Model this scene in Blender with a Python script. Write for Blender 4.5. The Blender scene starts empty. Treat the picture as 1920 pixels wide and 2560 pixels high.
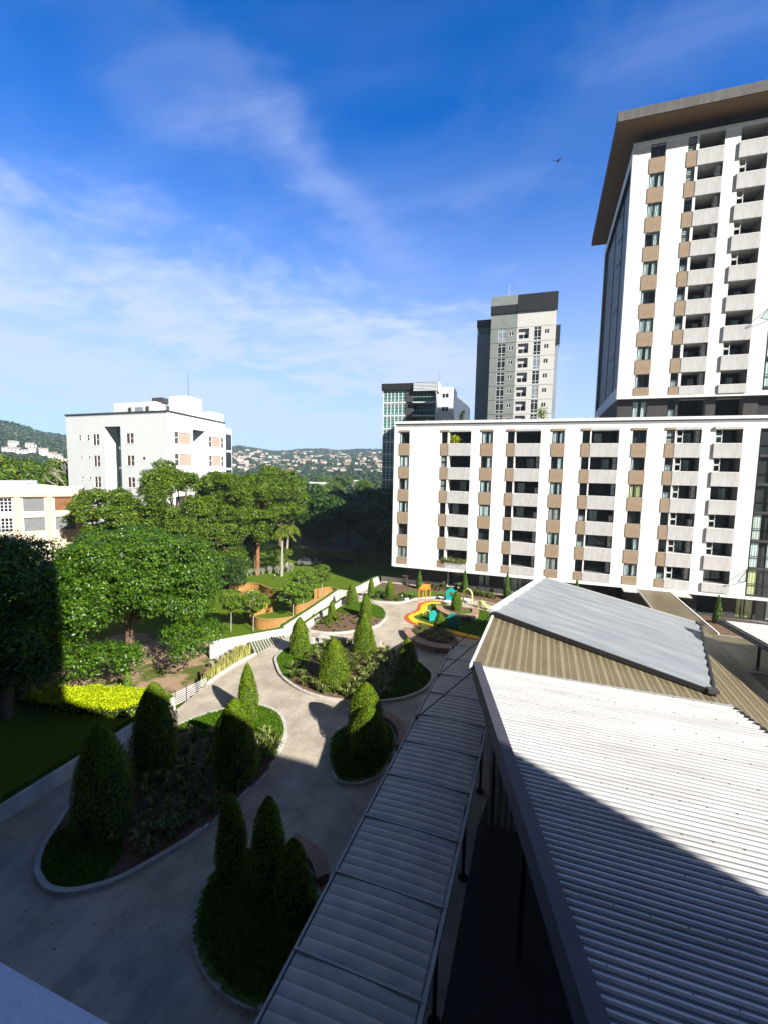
import bpy, math, random
import numpy as np
from mathutils import Vector, Matrix
R_=math.radians
random.seed(7); rng=np.random.default_rng(11)
S=bpy.context.scene; C=S.collection
# ------------------------------------------------------------ camera
cam=bpy.data.cameras.new('camera'); co=bpy.data.objects.new('camera',cam); C.objects.link(co); S.camera=co
yaw,pit,rol=-0.3368,-0.0961,0.0186
fv=Vector((math.sin(yaw)*math.cos(pit),math.cos(yaw)*math.cos(pit),math.sin(pit)))
rv=Vector((math.cos(yaw),-math.sin(yaw),0)); uv=rv.cross(fv)
r2=math.cos(rol)*rv+math.sin(rol)*uv; u2=-math.sin(rol)*rv+math.cos(rol)*uv
m=Matrix((r2,u2,-fv)).transposed().to_4x4(); m.translation=Vector((0,0,15.8)); co.matrix_world=m
cam.sensor_fit='HORIZONTAL'; cam.sensor_width=36; cam.lens=1130.06/1920*36; cam.clip_start=0.1; cam.clip_end=9000
S.render.resolution_x=768; S.render.resolution_y=1024
# ------------------------------------------------------------ light
SE,SA=R_(32),R_(-30)
sv=Vector((math.cos(SE)*math.cos(SA),math.cos(SE)*math.sin(SA),math.sin(SE)))
sl=bpy.data.lights.new('sun','SUN'); sl.energy=5.0; sl.angle=R_(0.5); sl.color=(1.0,0.945,0.865)
so=bpy.data.objects.new('sun',sl); C.objects.link(so); so.rotation_euler=sv.to_track_quat('Z','Y').to_euler()
S.view_settings.view_transform='Standard'; S.view_settings.look='None'; S.view_settings.exposure=1.05; S.view_settings.gamma=1
W=bpy.data.worlds.new("World"); S.world=W; W.use_nodes=True; nt=W.node_tree; N=nt.nodes; L=nt.links
bg=N['Background']; bg.inputs['Strength'].default_value=0.058
sky=N.new('ShaderNodeTexSky'); sky.sky_type='NISHITA'; sky.sun_disc=False; sky.sun_elevation=SE; sky.sun_rotation=R_(120)
sky.air_density=1.0; sky.dust_density=0.25; sky.ozone_density=4.0; sky.altitude=900
hs=N.new('ShaderNodeHueSaturation'); hs.inputs['Hue'].default_value=0.492; hs.inputs['Saturation'].default_value=1.35; hs.inputs['Value'].default_value=1.0
L.new(sky.outputs[0],hs.inputs['Color'])
tc=N.new('ShaderNodeTexCoord')
# wispy cirrus: project the direction on a high plane
sep=N.new('ShaderNodeSeparateXYZ'); L.new(tc.outputs['Generated'],sep.inputs[0])
def mth(op,a,b=None,nt=nt):
    n=nt.nodes.new('ShaderNodeMath'); n.operation=op
    for i,v in enumerate((a,b)):
        if v is None: continue
        if isinstance(v,(int,float)): n.inputs[i].default_value=v
        else: nt.links.new(v,n.inputs[i])
    return n.outputs[0]
zc=mth('ADD',mth('MAXIMUM',sep.outputs[2],0.0),0.12)
cmb=N.new('ShaderNodeCombineXYZ'); L.new(mth('DIVIDE',sep.outputs[0],zc),cmb.inputs[0]); L.new(mth('DIVIDE',sep.outputs[1],zc),cmb.inputs[1])
def cloudlayer(scale,rot,stretch,lo,hi,detail,rough,dist,loc=(0,0,0)):
    mp=N.new('ShaderNodeMapping'); mp.inputs['Rotation'].default_value=(0,0,rot); mp.inputs['Scale'].default_value=stretch; mp.inputs['Location'].default_value=loc
    L.new(cmb.outputs[0],mp.inputs[0])
    nz=N.new('ShaderNodeTexNoise'); nz.inputs['Scale'].default_value=scale; nz.inputs['Detail'].default_value=detail; nz.inputs['Roughness'].default_value=rough; nz.inputs['Distortion'].default_value=dist
    L.new(mp.outputs[0],nz.inputs[0])
    mr=N.new('ShaderNodeMapRange'); mr.interpolation_type='SMOOTHSTEP'; mr.inputs[1].default_value=lo; mr.inputs[2].default_value=hi; L.new(nz.outputs[0],mr.inputs[0]); return mr.outputs[0]
tint=N.new('ShaderNodeMix'); tint.data_type='RGBA'; tint.blend_type='MULTIPLY'; tint.inputs[0].default_value=1; L.new(hs.outputs[0],tint.inputs[6]); tint.inputs[7].default_value=(0.05,1.36,2.10,1)
def dotn(v):
    n=N.new('ShaderNodeVectorMath'); n.operation='DOT_PRODUCT'; L.new(tc.outputs['Generated'],n.inputs[0]); n.inputs[1].default_value=v; return n.outputs['Value']
def sstep(v,a,b,lo=0.0,hi=1.0):
    r=N.new('ShaderNodeMapRange'); r.interpolation_type='SMOOTHSTEP'; r.inputs[1].default_value=a; r.inputs[2].default_value=b; r.inputs[3].default_value=lo; r.inputs[4].default_value=hi; L.new(v,r.inputs[0]); return r.outputs[0]
wn=cloudlayer(2.2,R_(20),(1,1,1),0.3,0.7,5,0.6,0.3)      # soft wobble of the band edges
fine=cloudlayer(1.5,R_(-28),(1.0,2.6,1),0.30,0.80,9,0.62,0.5,(3,1,0))
broad=cloudlayer(0.55,R_(35),(1.0,2.4,1),0.36,0.74,7,0.58,0.5)
def band(n_,mid,w,along,amt):
    d=mth('ADD',dotn(n_),mth('MULTIPLY',mth('SUBTRACT',wn,0.5),w*0.9)); a_=sstep(mth('ABSOLUTE',d),w,0.0); b_=sstep(dotn(mid),along,along+0.09)
    return mth('MULTIPLY',mth('MULTIPLY',mth('MULTIPLY',a_,b_),amt),mth('ADD',mth('MULTIPLY',fine,0.65),0.40))
parts=[band((-0.6197,0.1795,-0.764),(-0.452,0.714,0.535),0.10,0.93,0.33),band((-0.6197,0.1795,-0.764),(-0.33,0.83,0.45),0.05,0.972,0.45),band((-0.254,-0.5455,0.7987),(0.0,0.82,0.57),0.11,0.90,0.15),
 band((-0.259,0.1742,-0.95),(-0.574,0.763,0.296),0.15,0.76,0.58),band((-0.2379,-0.0572,-0.9696),(-0.5,0.85,0.157),0.09,0.7,0.45)]
acc=parts[0]
for q_ in parts[1:]: acc=mth('ADD',acc,q_)
acc=mth('ADD',acc,mth('MULTIPLY',mth('MULTIPLY',broad,fine),0.13))
hzf=sstep(sep.outputs[2],0.60,0.0,0.0,0.86)
cf=mth('MINIMUM',mth('ADD',acc,mth('ADD',hzf,0.0)),0.92)
mx=N.new('ShaderNodeMix'); mx.data_type='RGBA'; L.new(cf,mx.inputs[0]); L.new(tint.outputs[2],mx.inputs[6]); mx.inputs[7].default_value=(5.7,6.7,9.4,1)
# unseen grey cloud added overhead and behind the viewpoint, to dim and neutralise shade
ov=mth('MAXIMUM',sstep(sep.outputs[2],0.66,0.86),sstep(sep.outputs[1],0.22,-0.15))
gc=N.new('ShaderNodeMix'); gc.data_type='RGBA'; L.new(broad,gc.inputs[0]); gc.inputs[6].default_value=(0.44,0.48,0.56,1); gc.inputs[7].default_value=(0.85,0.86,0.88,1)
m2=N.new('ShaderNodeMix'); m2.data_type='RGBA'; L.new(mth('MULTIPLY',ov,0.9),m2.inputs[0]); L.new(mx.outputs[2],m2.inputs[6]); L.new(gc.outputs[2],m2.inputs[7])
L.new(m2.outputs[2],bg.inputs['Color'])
# ------------------------------------------------------------ materials
MT={}
def mat(name,col,rough=0.8,var=0.12,scale=3.0,bump=0.0,metal=0.0,spec=0.4,col2=None,detail=6,stretch=(1,1,1),fac=(0.35,0.65),obj=False):
    if name in MT: return MT[name]
    M=bpy.data.materials.new(name); M.use_nodes=True; t=M.node_tree; b=t.nodes['Principled BSDF']
    b.inputs['Roughness'].default_value=rough; b.inputs['Metallic'].default_value=metal; b.inputs['Specular IOR Level'].default_value=spec
    tc=t.nodes.new('ShaderNodeTexCoord'); mp=t.nodes.new('ShaderNodeMapping'); mp.inputs['Scale'].default_value=stretch
    t.links.new(tc.outputs['Object'],mp.inputs[0])
    nz=t.nodes.new('ShaderNodeTexNoise'); nz.inputs['Scale'].default_value=scale; nz.inputs['Detail'].default_value=detail; nz.inputs['Roughness'].default_value=0.62
    t.links.new(mp.outputs[0],nz.inputs[0])
    mr=t.nodes.new('ShaderNodeMapRange'); mr.inputs[1].default_value=fac[0]; mr.inputs[2].default_value=fac[1]; t.links.new(nz.outputs[0],mr.inputs[0])
    mx=t.nodes.new('ShaderNodeMix'); mx.data_type='RGBA'
    c2=col2 if col2 else tuple(c*(1-var) for c in col)
    c1=col if col2 else tuple(min(1,c*(1+var)) for c in col)
    mx.inputs[6].default_value=(*c2,1); mx.inputs[7].default_value=(*c1,1)
    t.links.new(mr.outputs[0],mx.inputs[0]); t.links.new(mx.outputs[2],b.inputs['Base Color'])
    if bump:
        bp=t.nodes.new('ShaderNodeBump'); bp.inputs['Strength'].default_value=bump; bp.inputs['Distance'].default_value=0.02
        n2=t.nodes.new('ShaderNodeTexNoise'); n2.inputs['Scale'].default_value=scale*9; n2.inputs['Detail'].default_value=4; t.links.new(tc.outputs['Object'],n2.inputs[0])
        t.links.new(n2.outputs[0],bp.inputs['Height']); t.links.new(bp.outputs[0],b.inputs['Normal'])
    MT[name]=M; return M
def leafmat(name,a,b_,c,tr=0.3,rough=0.45,spec=0.35):
    M=bpy.data.materials.new(name); M.use_nodes=True; t=M.node_tree; b=t.nodes['Principled BSDF']; out=t.nodes['Material Output']
    g=t.nodes.new('ShaderNodeNewGeometry'); r=t.nodes.new('ShaderNodeValToRGB')
    r.color_ramp.elements[0].color=(*a,1); r.color_ramp.elements[1].color=(*c,1); e=r.color_ramp.elements.new(0.55); e.color=(*b_,1)
    t.links.new(g.outputs['Random Per Island'],r.inputs[0]); t.links.new(r.outputs[0],b.inputs['Base Color'])
    b.inputs['Roughness'].default_value=rough; b.inputs['Specular IOR Level'].default_value=spec
    tl=t.nodes.new('ShaderNodeBsdfTranslucent'); 
    hsv=t.nodes.new('ShaderNodeHueSaturation'); hsv.inputs['Value'].default_value=1.6; hsv.inputs['Hue'].default_value=0.485; t.links.new(r.outputs[0],hsv.inputs['Color']); t.links.new(hsv.outputs[0],tl.inputs[0])
    ms=t.nodes.new('ShaderNodeMixShader'); ms.inputs[0].default_value=tr; t.links.new(b.outputs[0],ms.inputs[1]); t.links.new(tl.outputs[0],ms.inputs[2]); t.links.new(ms.outputs[0],out.inputs[0])
    MT[name]=M; return M
def glassmat(name,col,gl=0.45,tint=(0.6,0.75,0.8),rough=0.03):
    M=bpy.data.materials.new(name); M.use_nodes=True; t=M.node_tree; out=t.nodes['Material Output']; t.nodes.remove(t.nodes['Principled BSDF'])
    a=t.nodes.new('ShaderNodeBsdfTransparent'); a.inputs[0].default_value=(*tint,1)
    g=t.nodes.new('ShaderNodeBsdfGlossy'); g.inputs['Roughness'].default_value=rough; g.inputs[0].default_value=(*col,1)
    fr=t.nodes.new('ShaderNodeMath'); fr.operation='POWER'; fr.inputs[1].default_value=4; lw=t.nodes.new('ShaderNodeLayerWeight'); lw.inputs[0].default_value=0.5; t.links.new(lw.outputs['Facing'],fr.inputs[0])
    ad=t.nodes.new('ShaderNodeMath'); ad.operation='MULTIPLY_ADD'; ad.inputs[1].default_value=0.7; ad.inputs[2].default_value=0.05+gl*0.2; t.links.new(fr.outputs[0],ad.inputs[0])
    ms=t.nodes.new('ShaderNodeMixShader'); t.links.new(ad.outputs[0],ms.inputs[0]); t.links.new(a.outputs[0],ms.inputs[1]); t.links.new(g.outputs[0],ms.inputs[2]); t.links.new(ms.outputs[0],out.inputs[0])
    MT[name]=M; return M
white=mat('white_render',(0.84,0.84,0.83),0.85,0.05,1.6,0.25,col2=(0.75,0.75,0.74),fac=(0.25,0.6),stretch=(1,1,.09))
grey_par=mat('parapet_render',(0.50,0.50,0.50),0.85,0.10,2.6,0.2,stretch=(1,1,.3))
tan=mat('tan_render',(0.325,0.245,0.17),0.9,0.10,2.2,0.3)
slated=mat('dark_slate_render',(0.055,0.075,0.11),0.75,0.1,0.8,0.1)
charcoal=mat('charcoal_render',(0.055,0.052,0.055),0.8,0.12,1.5,0.2)
copgrey=mat('coping_grey',(0.26,0.27,0.29),0.7,0.08,2)
slate=mat('slate_blue_render',(0.24,0.285,0.33),0.75,0.1,0.8,0.1)
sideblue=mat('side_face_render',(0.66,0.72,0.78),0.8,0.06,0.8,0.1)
darkmetal=mat('dark_metal',(0.02,0.02,0.022),0.45,0.1,5,0,0.3)
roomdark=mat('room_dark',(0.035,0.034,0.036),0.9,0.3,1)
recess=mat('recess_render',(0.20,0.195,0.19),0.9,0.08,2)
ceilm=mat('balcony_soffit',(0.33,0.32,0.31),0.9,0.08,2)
soffit=mat('brown_soffit',(0.17,0.10,0.052),0.75,0.08,1)
eavem=mat('eave_concrete',(0.135,0.13,0.125),0.9,0.2,2.2,0.3,stretch=(1,1,0.25))
curt=mat('curtain_cloth',(0.72,0.80,0.78),0.9,0.3,6,0,stretch=(1,1,0.05))
curty=mat('curtain_yellow',(0.72,0.70,0.36),0.9,0.25,6,0,stretch=(1,1,0.05))
blindm=mat('blind_slats',(0.75,0.75,0.70),0.8,0.1,4)
acm=mat('ac_white',(0.62,0.64,0.63),0.5,0.06,4)
glass=glassmat('window_glass',(0.75,0.85,0.9),0.15,(0.85,0.93,0.93))
glassd=glassmat('door_glass',(0.7,0.8,0.9),0.1,(0.6,0.68,0.68))
concrete=mat('kerb_concrete',(0.48,0.46,0.42),0.85,0.14,2.5,0.3)
wallw=mat('retaining_white',(0.52,0.50,0.455),0.85,0.10,1.1,0.3)
olivem=mat('olive_polycarbonate',(0.125,0.10,0.052),0.42,0.12,0.7,0,spec=0.5)
olives=mat('olive_strip',(0.22,0.185,0.11),0.5,0.08,1.0)
steel=mat('roof_purlin_steel',(0.30,0.31,0.32),0.4,0.1,3,0,0.3)
fasc=mat('fascia_plum',(0.06,0.06,0.078),0.5,0.1,2.0)
soil=mat('soil',(0.20,0.125,0.075),0.95,0.3,4.0,0.9,col2=(0.085,0.05,0.03))
grassm=mat('grass_surface',(0.11,0.20,0.008),0.9,0.3,5,1.0,col2=(0.025,0.07,0.006))
bark=mat('bark',(0.17,0.12,0.085),0.9,0.25,4,0.8,stretch=(1,1,0.2))
barko=mat('bark_orange',(0.27,0.11,0.05),0.9,0.25,3,0.5,stretch=(1,1,0.3))
palmbark=mat('palm_bark',(0.34,0.31,0.27),0.9,0.2,4,0.5,stretch=(1,1,2))
brick=None
def nodemat(name):
    M=bpy.data.materials.new(name); M.use_nodes=True; MT[name]=M; return M,M.node_tree,M.node_tree.nodes['Principled BSDF']
def brickmat(name,c1,c2,mort,bw,rh,msize=0.02,rough=0.85,rot=0,coord='Object',offs=0.5,bump=0.3,nvar=0.25,nscale=0.8,dirt=None):
    M,t,b=nodemat(name); tc=t.nodes.new('ShaderNodeTexCoord'); mp=t.nodes.new('ShaderNodeMapping'); mp.inputs['Rotation'].default_value=(0,0,rot) if isinstance(rot,(int,float)) else rot
    t.links.new(tc.outputs[coord],mp.inputs[0]); br=t.nodes.new('ShaderNodeTexBrick'); t.links.new(mp.outputs[0],br.inputs[0])
    br.inputs['Color1'].default_value=(*c1,1); br.inputs['Color2'].default_value=(*c2,1); br.inputs['Mortar'].default_value=(*mort,1)
    br.inputs['Scale'].default_value=1; br.inputs['Brick Width'].default_value=bw; br.inputs['Row Height'].default_value=rh; br.inputs['Mortar Size'].default_value=msize; br.inputs['Mortar Smooth'].default_value=0.3; br.offset=offs
    nz=t.nodes.new('ShaderNodeTexNoise'); nz.inputs['Scale'].default_value=nscale; nz.inputs['Detail'].default_value=8; nz.inputs['Roughness'].default_value=0.65; t.links.new(tc.outputs['Object'],nz.inputs[0])
    mr=t.nodes.new('ShaderNodeMapRange'); mr.inputs[1].default_value=0.3; mr.inputs[2].default_value=0.7; mr.inputs[3].default_value=1-nvar; mr.inputs[4].default_value=1+nvar; t.links.new(nz.outputs[0],mr.inputs[0])
    mu=t.nodes.new('ShaderNodeMix'); mu.data_type='RGBA'; mu.blend_type='MULTIPLY'; mu.inputs[0].default_value=1; t.links.new(br.outputs[0],mu.inputs[6]); t.links.new(mr.outputs[0],mu.inputs[7])
    t.links.new(mu.outputs[2],b.inputs['Base Color']); b.inputs['Roughness'].default_value=rough; b.inputs['Specular IOR Level'].default_value=0.35
    if bump:
        bp=t.nodes.new('ShaderNodeBump'); bp.inputs['Strength'].default_value=bump; bp.inputs['Distance'].default_value=0.01; bp.invert=True; t.links.new(br.outputs['Fac'],bp.inputs['Height']); t.links.new(bp.outputs[0],b.inputs['Normal'])
    return M
paving=brickmat('paving',(0.43,0.375,0.295),(0.385,0.34,0.27),(0.25,0.22,0.18),14.0,0.66,0.009,0.8,R_(90),bump=0.2,nvar=0.3,nscale=0.6)
brickm=brickmat('brick_red',(0.36,0.17,0.10),(0.25,0.11,0.07),(0.32,0.27,0.22),0.22,0.075,0.012,nvar=0.2)
bricktop=brickmat('brick_top',(0.38,0.22,0.13),(0.27,0.14,0.085),(0.36,0.30,0.24),0.11,0.11,0.012,nvar=0.2,offs=0)
pinktile=brickmat('cream_tile',(0.62,0.54,0.42),(0.59,0.51,0.40),(0.52,0.43,0.33),0.9,0.45,0.02,rot=(R_(90),0,0),offs=0,bump=0,nvar=0.04)
def lawnmat(name,g1,g2,dirtc,dlo,dhi,sc=0.12):
    M,t,b=nodemat(name); tc=t.nodes.new('ShaderNodeTexCoord')
    def nz(s,d,r=0.6):
        n=t.nodes.new('ShaderNodeTexNoise'); n.inputs['Scale'].default_value=s; n.inputs['Detail'].default_value=d; n.inputs['Roughness'].default_value=r; t.links.new(tc.outputs['Object'],n.inputs[0]); return n.outputs[0]
    def mix(f,a,b2):
        x=t.nodes.new('ShaderNodeMix'); x.data_type='RGBA'; t.links.new(f,x.inputs[0])
        for i,v in ((6,a),(7,b2)):
            if isinstance(v,tuple): x.inputs[i].default_value=(*v,1)
            else: t.links.new(v,x.inputs[i])
        return x.outputs[2]
    def rmp(v,lo,hi):
        x=t.nodes.new('ShaderNodeMapRange'); x.inputs[1].default_value=lo; x.inputs[2].default_value=hi; t.links.new(v,x.inputs[0]); return x.outputs[0]
    gr=mix(rmp(nz(9,8,0.8),0.3,0.7),g2,g1)
    b.inputs['Roughness'].default_value=0.95; b.inputs['Specular IOR Level'].default_value=0.15
    cr=mix(rmp(nz(sc,7),dlo,dhi),gr,dirtc) if dirtc else gr
    t.links.new(cr,b.inputs['Base Color'])
    bp=t.nodes.new('ShaderNodeBump'); bp.inputs['Strength'].default_value=1.0; bp.inputs['Distance'].default_value=0.12; t.links.new(nz(14,6,0.8),bp.inputs['Height']); t.links.new(bp.outputs[0],b.inputs['Normal'])
    return M
lawnm=lawnmat('lawn_grass',(0.15,0.23,0.008),(0.05,0.10,0.004),(0.22,0.15,0.08),0.62,0.70,0.10)
yardm=lawnmat('yard_ground',(0.15,0.19,0.03),(0.08,0.11,0.02),(0.43,0.30,0.195),0.42,0.50,0.30)
leafA=leafmat('leaf_broad',(0.014,0.048,0.003),(0.055,0.14,0.005),(0.13,0.24,0.008),0.22,0.42,0.4)
leafB=leafmat('leaf_rain',(0.028,0.065,0.004),(0.09,0.165,0.007),(0.20,0.28,0.012),0.28)
leafC=leafmat('leaf_topiary',(0.035,0.075,0.003),(0.11,0.19,0.005),(0.21,0.28,0.01),0.22,0.55,0.2)
leafD=leafmat('leaf_dark',(0.012,0.035,0.005),(0.03,0.08,0.008),(0.06,0.12,0.012),0.2)
leafY=leafmat('leaf_lime',(0.20,0.30,0.004),(0.42,0.52,0.006),(0.62,0.66,0.01),0.3,0.5,0.2)
leafP=leafmat('leaf_plumeria',(0.05,0.11,0.008),(0.12,0.22,0.012),(0.22,0.32,0.03),0.25,0.4,0.4)
leafS=leafmat('leaf_strap',(0.05,0.10,0.012),(0.14,0.19,0.025),(0.32,0.31,0.11),0.2,0.4,0.4)
leafW=leafmat('leaf_sword',(0.16,0.20,0.04),(0.34,0.34,0.09),(0.52,0.48,0.17),0.15,0.5,0.3)
leafF=leafmat('leaf_palm',(0.05,0.10,0.008),(0.12,0.18,0.012),(0.26,0.27,0.03),0.25,0.4,0.4)
leafG=leafmat('leaf_grass',(0.022,0.07,0.003),(0.07,0.165,0.004),(0.16,0.28,0.009),0.15,0.6,0.2)
# ------------------------------------------------------------ mesh helpers
class MB:
    def __init__(s): s.v=[]; s.f=[]; s.m=[]; s.ms=[]
    def mi(s,mt):
        if mt not in s.ms: s.ms.append(mt)
        return s.ms.index(mt)
    def poly(s,pts,mt):
        n=len(s.v); s.v+= [tuple(p) for p in pts]; s.f.append(tuple(range(n,n+len(pts)))); s.m.append(s.mi(mt)); return s
    def box(s,x0,x1,y0,y1,z0,z1,mt):
        x0,x1=min(x0,x1),max(x0,x1); y0,y1=min(y0,y1),max(y0,y1); z0,z1=min(z0,z1),max(z0,z1)
        n=len(s.v); s.v+=[(x0,y0,z0),(x1,y0,z0),(x1,y1,z0),(x0,y1,z0),(x0,y0,z1),(x1,y0,z1),(x1,y1,z1),(x0,y1,z1)]
        for q in ((0,3,2,1),(4,5,6,7),(0,1,5,4),(1,2,6,5),(2,3,7,6),(3,0,4,7)): s.f.append(tuple(n+i for i in q)); s.m.append(s.mi(mt))
        return s
    def prism(s,pts,z0,z1,mt,mtop=None):
        # pts counter-clockwise; z0/z1 floats or functions of (x,y)
        a=sum(pts[i][0]*pts[(i+1)%len(pts)][1]-pts[(i+1)%len(pts)][0]*pts[i][1] for i in range(len(pts)))
        if a<0: pts=pts[::-1]
        f0=z0 if callable(z0) else (lambda x,y:z0); f1=z1 if callable(z1) else (lambda x,y:z1)
        n=len(s.v); k=len(pts); s.v+=[(x,y,f0(x,y)) for x,y in pts]+[(x,y,f1(x,y)) for x,y in pts]
        s.f.append(tuple(range(n+k-1,n-1,-1))); s.m.append(s.mi(mt)); s.f.append(tuple(range(n+k,n+2*k))); s.m.append(s.mi(mtop or mt))
        for i in range(k): j=(i+1)%k; s.f.append((n+i,n+j,n+k+j,n+k+i)); s.m.append(s.mi(mt))
        return s
    def tube(s,p,q,r0,r1=None,mt=None,k=8,cap=True):
        r1=r0 if r1 is None else r1; p=Vector(p); q=Vector(q); d=(q-p).normalized(); a=d.orthogonal().normalized(); b=d.cross(a); n=len(s.v)
        for c,r in ((p,r0),(q,r1)):
            for i in range(k): t=2*math.pi*i/k; s.v.append(tuple(c+(a*math.cos(t)+b*math.sin(t))*r))
        for i in range(k): j=(i+1)%k; s.f.append((n+i,n+j,n+k+j,n+k+i)); s.m.append(s.mi(mt))
        if cap: s.f.append(tuple(range(n+k-1,n-1,-1))); s.m.append(s.mi(mt)); s.f.append(tuple(range(n+k,n+2*k))); s.m.append(s.mi(mt))
        return s
    def path(s,pts,rad,mt,k=8):
        for i in range(len(pts)-1):
            r0=rad[i] if isinstance(rad,list) else rad; r1=rad[i+1] if isinstance(rad,list) else rad
            s.tube(pts[i],pts[i+1],r0,r1,mt,k)
        return s
    def data(s,name,smooth=False):
        me=bpy.data.meshes.new(name); me.from_pydata(s.v,[],s.f)
        for m_ in s.ms: me.materials.append(m_)
        me.polygons.foreach_set('material_index',s.m)
        if smooth: me.polygons.foreach_set('use_smooth',[True]*len(s.f))
        me.update(); return me
    def build(s,name,parent=None,loc=(0,0,0),rz=0,smooth=False): return link(name,s.data(name,smooth),parent,loc,rz)
def link(name,me,parent=None,loc=(0,0,0),rz=0,scale=None):
    o=bpy.data.objects.new(name,me); C.objects.link(o); o.location=loc; o.rotation_euler=(0,0,rz)
    if scale is not None: o.scale=scale
    if parent: o.parent=parent
    return o
def tag(o,label,cat,group=None,kind=None):
    o['label']=label; o['category']=cat
    if group: o['group']=group
    if kind: o['kind']=kind
    return o
def struct(o): o['kind']='structure'; return o
def thing(name,label,cat,loc=(0,0,0),rz=0,group=None):
    return tag(link(name,None,None,loc,rz),label,cat,group)
def leaves(name,P,Nn,size,mt,asp=0.5,parent=None,jit=0.5,droop=0.0,fold=True):
    """P (n,3) centres, Nn (n,3) facing, size (n,) leaf length: pointed four-sided leaves"""
    n=len(P); Nn=Nn+rng.normal(0,jit,(n,3)); Nn/=np.linalg.norm(Nn,axis=1)[:,None]+1e-9
    t=rng.normal(0,1,(n,3)); t[:,2]-=droop; t-= (t*Nn).sum(1)[:,None]*Nn; t/=np.linalg.norm(t,axis=1)[:,None]+1e-9
    b=np.cross(Nn,t); s=np.asarray(size).reshape(-1,1)*np.ones((n,1))
    V=np.stack([P-t*s*0.5,P+b*s*asp*0.5-t*s*0.05,P+t*s*0.5,P-b*s*asp*0.5-t*s*0.05],1).reshape(-1,3)
    me=bpy.data.meshes.new(name); me.vertices.add(4*n); me.vertices.foreach_set('co',V.ravel()); me.loops.add(4*n); me.loops.foreach_set('vertex_index',np.arange(4*n,dtype=np.int32))
    me.polygons.add(n); me.polygons.foreach_set('loop_start',np.arange(0,4*n,4,dtype=np.int32)); me.update(calc_edges=True); me.materials.append(mt)
    return me
def blades(name,base,tip,width,mt,segs=1,bend=None):
    """flat tapering strips from base to tip"""
    n=len(base); d=tip-base; side=np.cross(d,np.array([0,0,1.0])[None]+rng.normal(0,0.3,(n,3))); side/=np.linalg.norm(side,axis=1)[:,None]+1e-9; w=np.asarray(width).reshape(-1,1)*np.ones((n,1))
    mid=base+d*0.5+(np.zeros((n,3)) if bend is None else bend)
    V=np.stack([base-side*w*0.4,base+side*w*0.4,mid+side*w*0.5,tip,mid-side*w*0.5],1).reshape(-1,3)
    me=bpy.data.meshes.new(name); me.vertices.add(5*n); me.vertices.foreach_set('co',V.ravel())
    li=np.arange(5*n).reshape(n,5); q=np.stack([li[:,0],li[:,1],li[:,2],li[:,4]],1); tr=np.stack([li[:,4],li[:,2],li[:,3]],1)
    loops=np.concatenate([q,tr],1).ravel().astype(np.int32); st=(np.arange(n)[:,None]*7+np.array([0,4])[None]).ravel().astype(np.int32)
    me.loops.add(7*n); me.loops.foreach_set('vertex_index',loops); me.polygons.add(2*n); me.polygons.foreach_set('loop_start',st); me.update(calc_edges=True); me.materials.append(mt); return me
def unit(n):
    v=rng.normal(0,1,(n,3)); return v/np.linalg.norm(v,axis=1)[:,None]
def spline(pts,k=6,closed=True):
    out=[]; n=len(pts); P=[np.array(p,float) for p in pts]
    for i in range(n if closed else n-1):
        g=lambda j: P[j%n] if closed else P[max(0,min(n-1,j))]
        a,b,c,d=g(i-1),g(i),g(i+1),g(i+2)
        for q in range(k):
            t=q/k; out.append(tuple(0.5*((2*b)+(-a+c)*t+(2*a-5*b+4*c-d)*t*t+(-a+3*b-3*c+d)*t**3)))
    if not closed: out.append(tuple(P[-1]))
    return out
def offset(pts,d,closed=True):
    n=len(pts); o=[]
    for i in range(n):
        a=np.array(pts[(i-1)%n] if closed or i>0 else pts[i]); b=np.array(pts[(i+1)%n] if closed or i<n-1 else pts[i]); t=b-a; t/=np.linalg.norm(t)+1e-9
        o.append((pts[i][0]+t[1]*d,pts[i][1]-t[0]*d))
    return o
def ribbon(mb,A,B,z0,z1,mt,mtop=None,closed=False):
    """wall-like strip between polylines A and B"""
    n=len(A); f0=z0 if callable(z0) else (lambda p:z0); f1=z1 if callable(z1) else (lambda p:z1)
    for i in range(n if closed else n-1):
        j=(i+1)%n; a,b,c,d=A[i],A[j],B[j],B[i]
        mb.poly([(*a,f1(a)),(*b,f1(b)),(*c,f1(c)),(*d,f1(d))],mtop or mt)
        mb.poly([(*a,f0(a)),(*b,f0(b)),(*b,f1(b)),(*a,f1(a))],mt); mb.poly([(*d,f0(d)),(*c,f0(c)),(*c,f1(c)),(*d,f1(d))],mt)
    if not closed:
        for a,b in ((A[0],B[0]),(A[-1],B[-1])): mb.poly([(*a,f0(a)),(*b,f0(b)),(*b,f1(b)),(*a,f1(a))],mt)
def inpoly(x,y,P):
    c=np.zeros(np.shape(x),bool); n=len(P)
    for i in range(n):
        x0,y0=P[i]; x1,y1=P[(i+1)%n]
        if y0==y1: continue
        c^=((y0>y)!=(y1>y))&(x<(x1-x0)*(y-y0)/(y1-y0)+x0)
    return c
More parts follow.
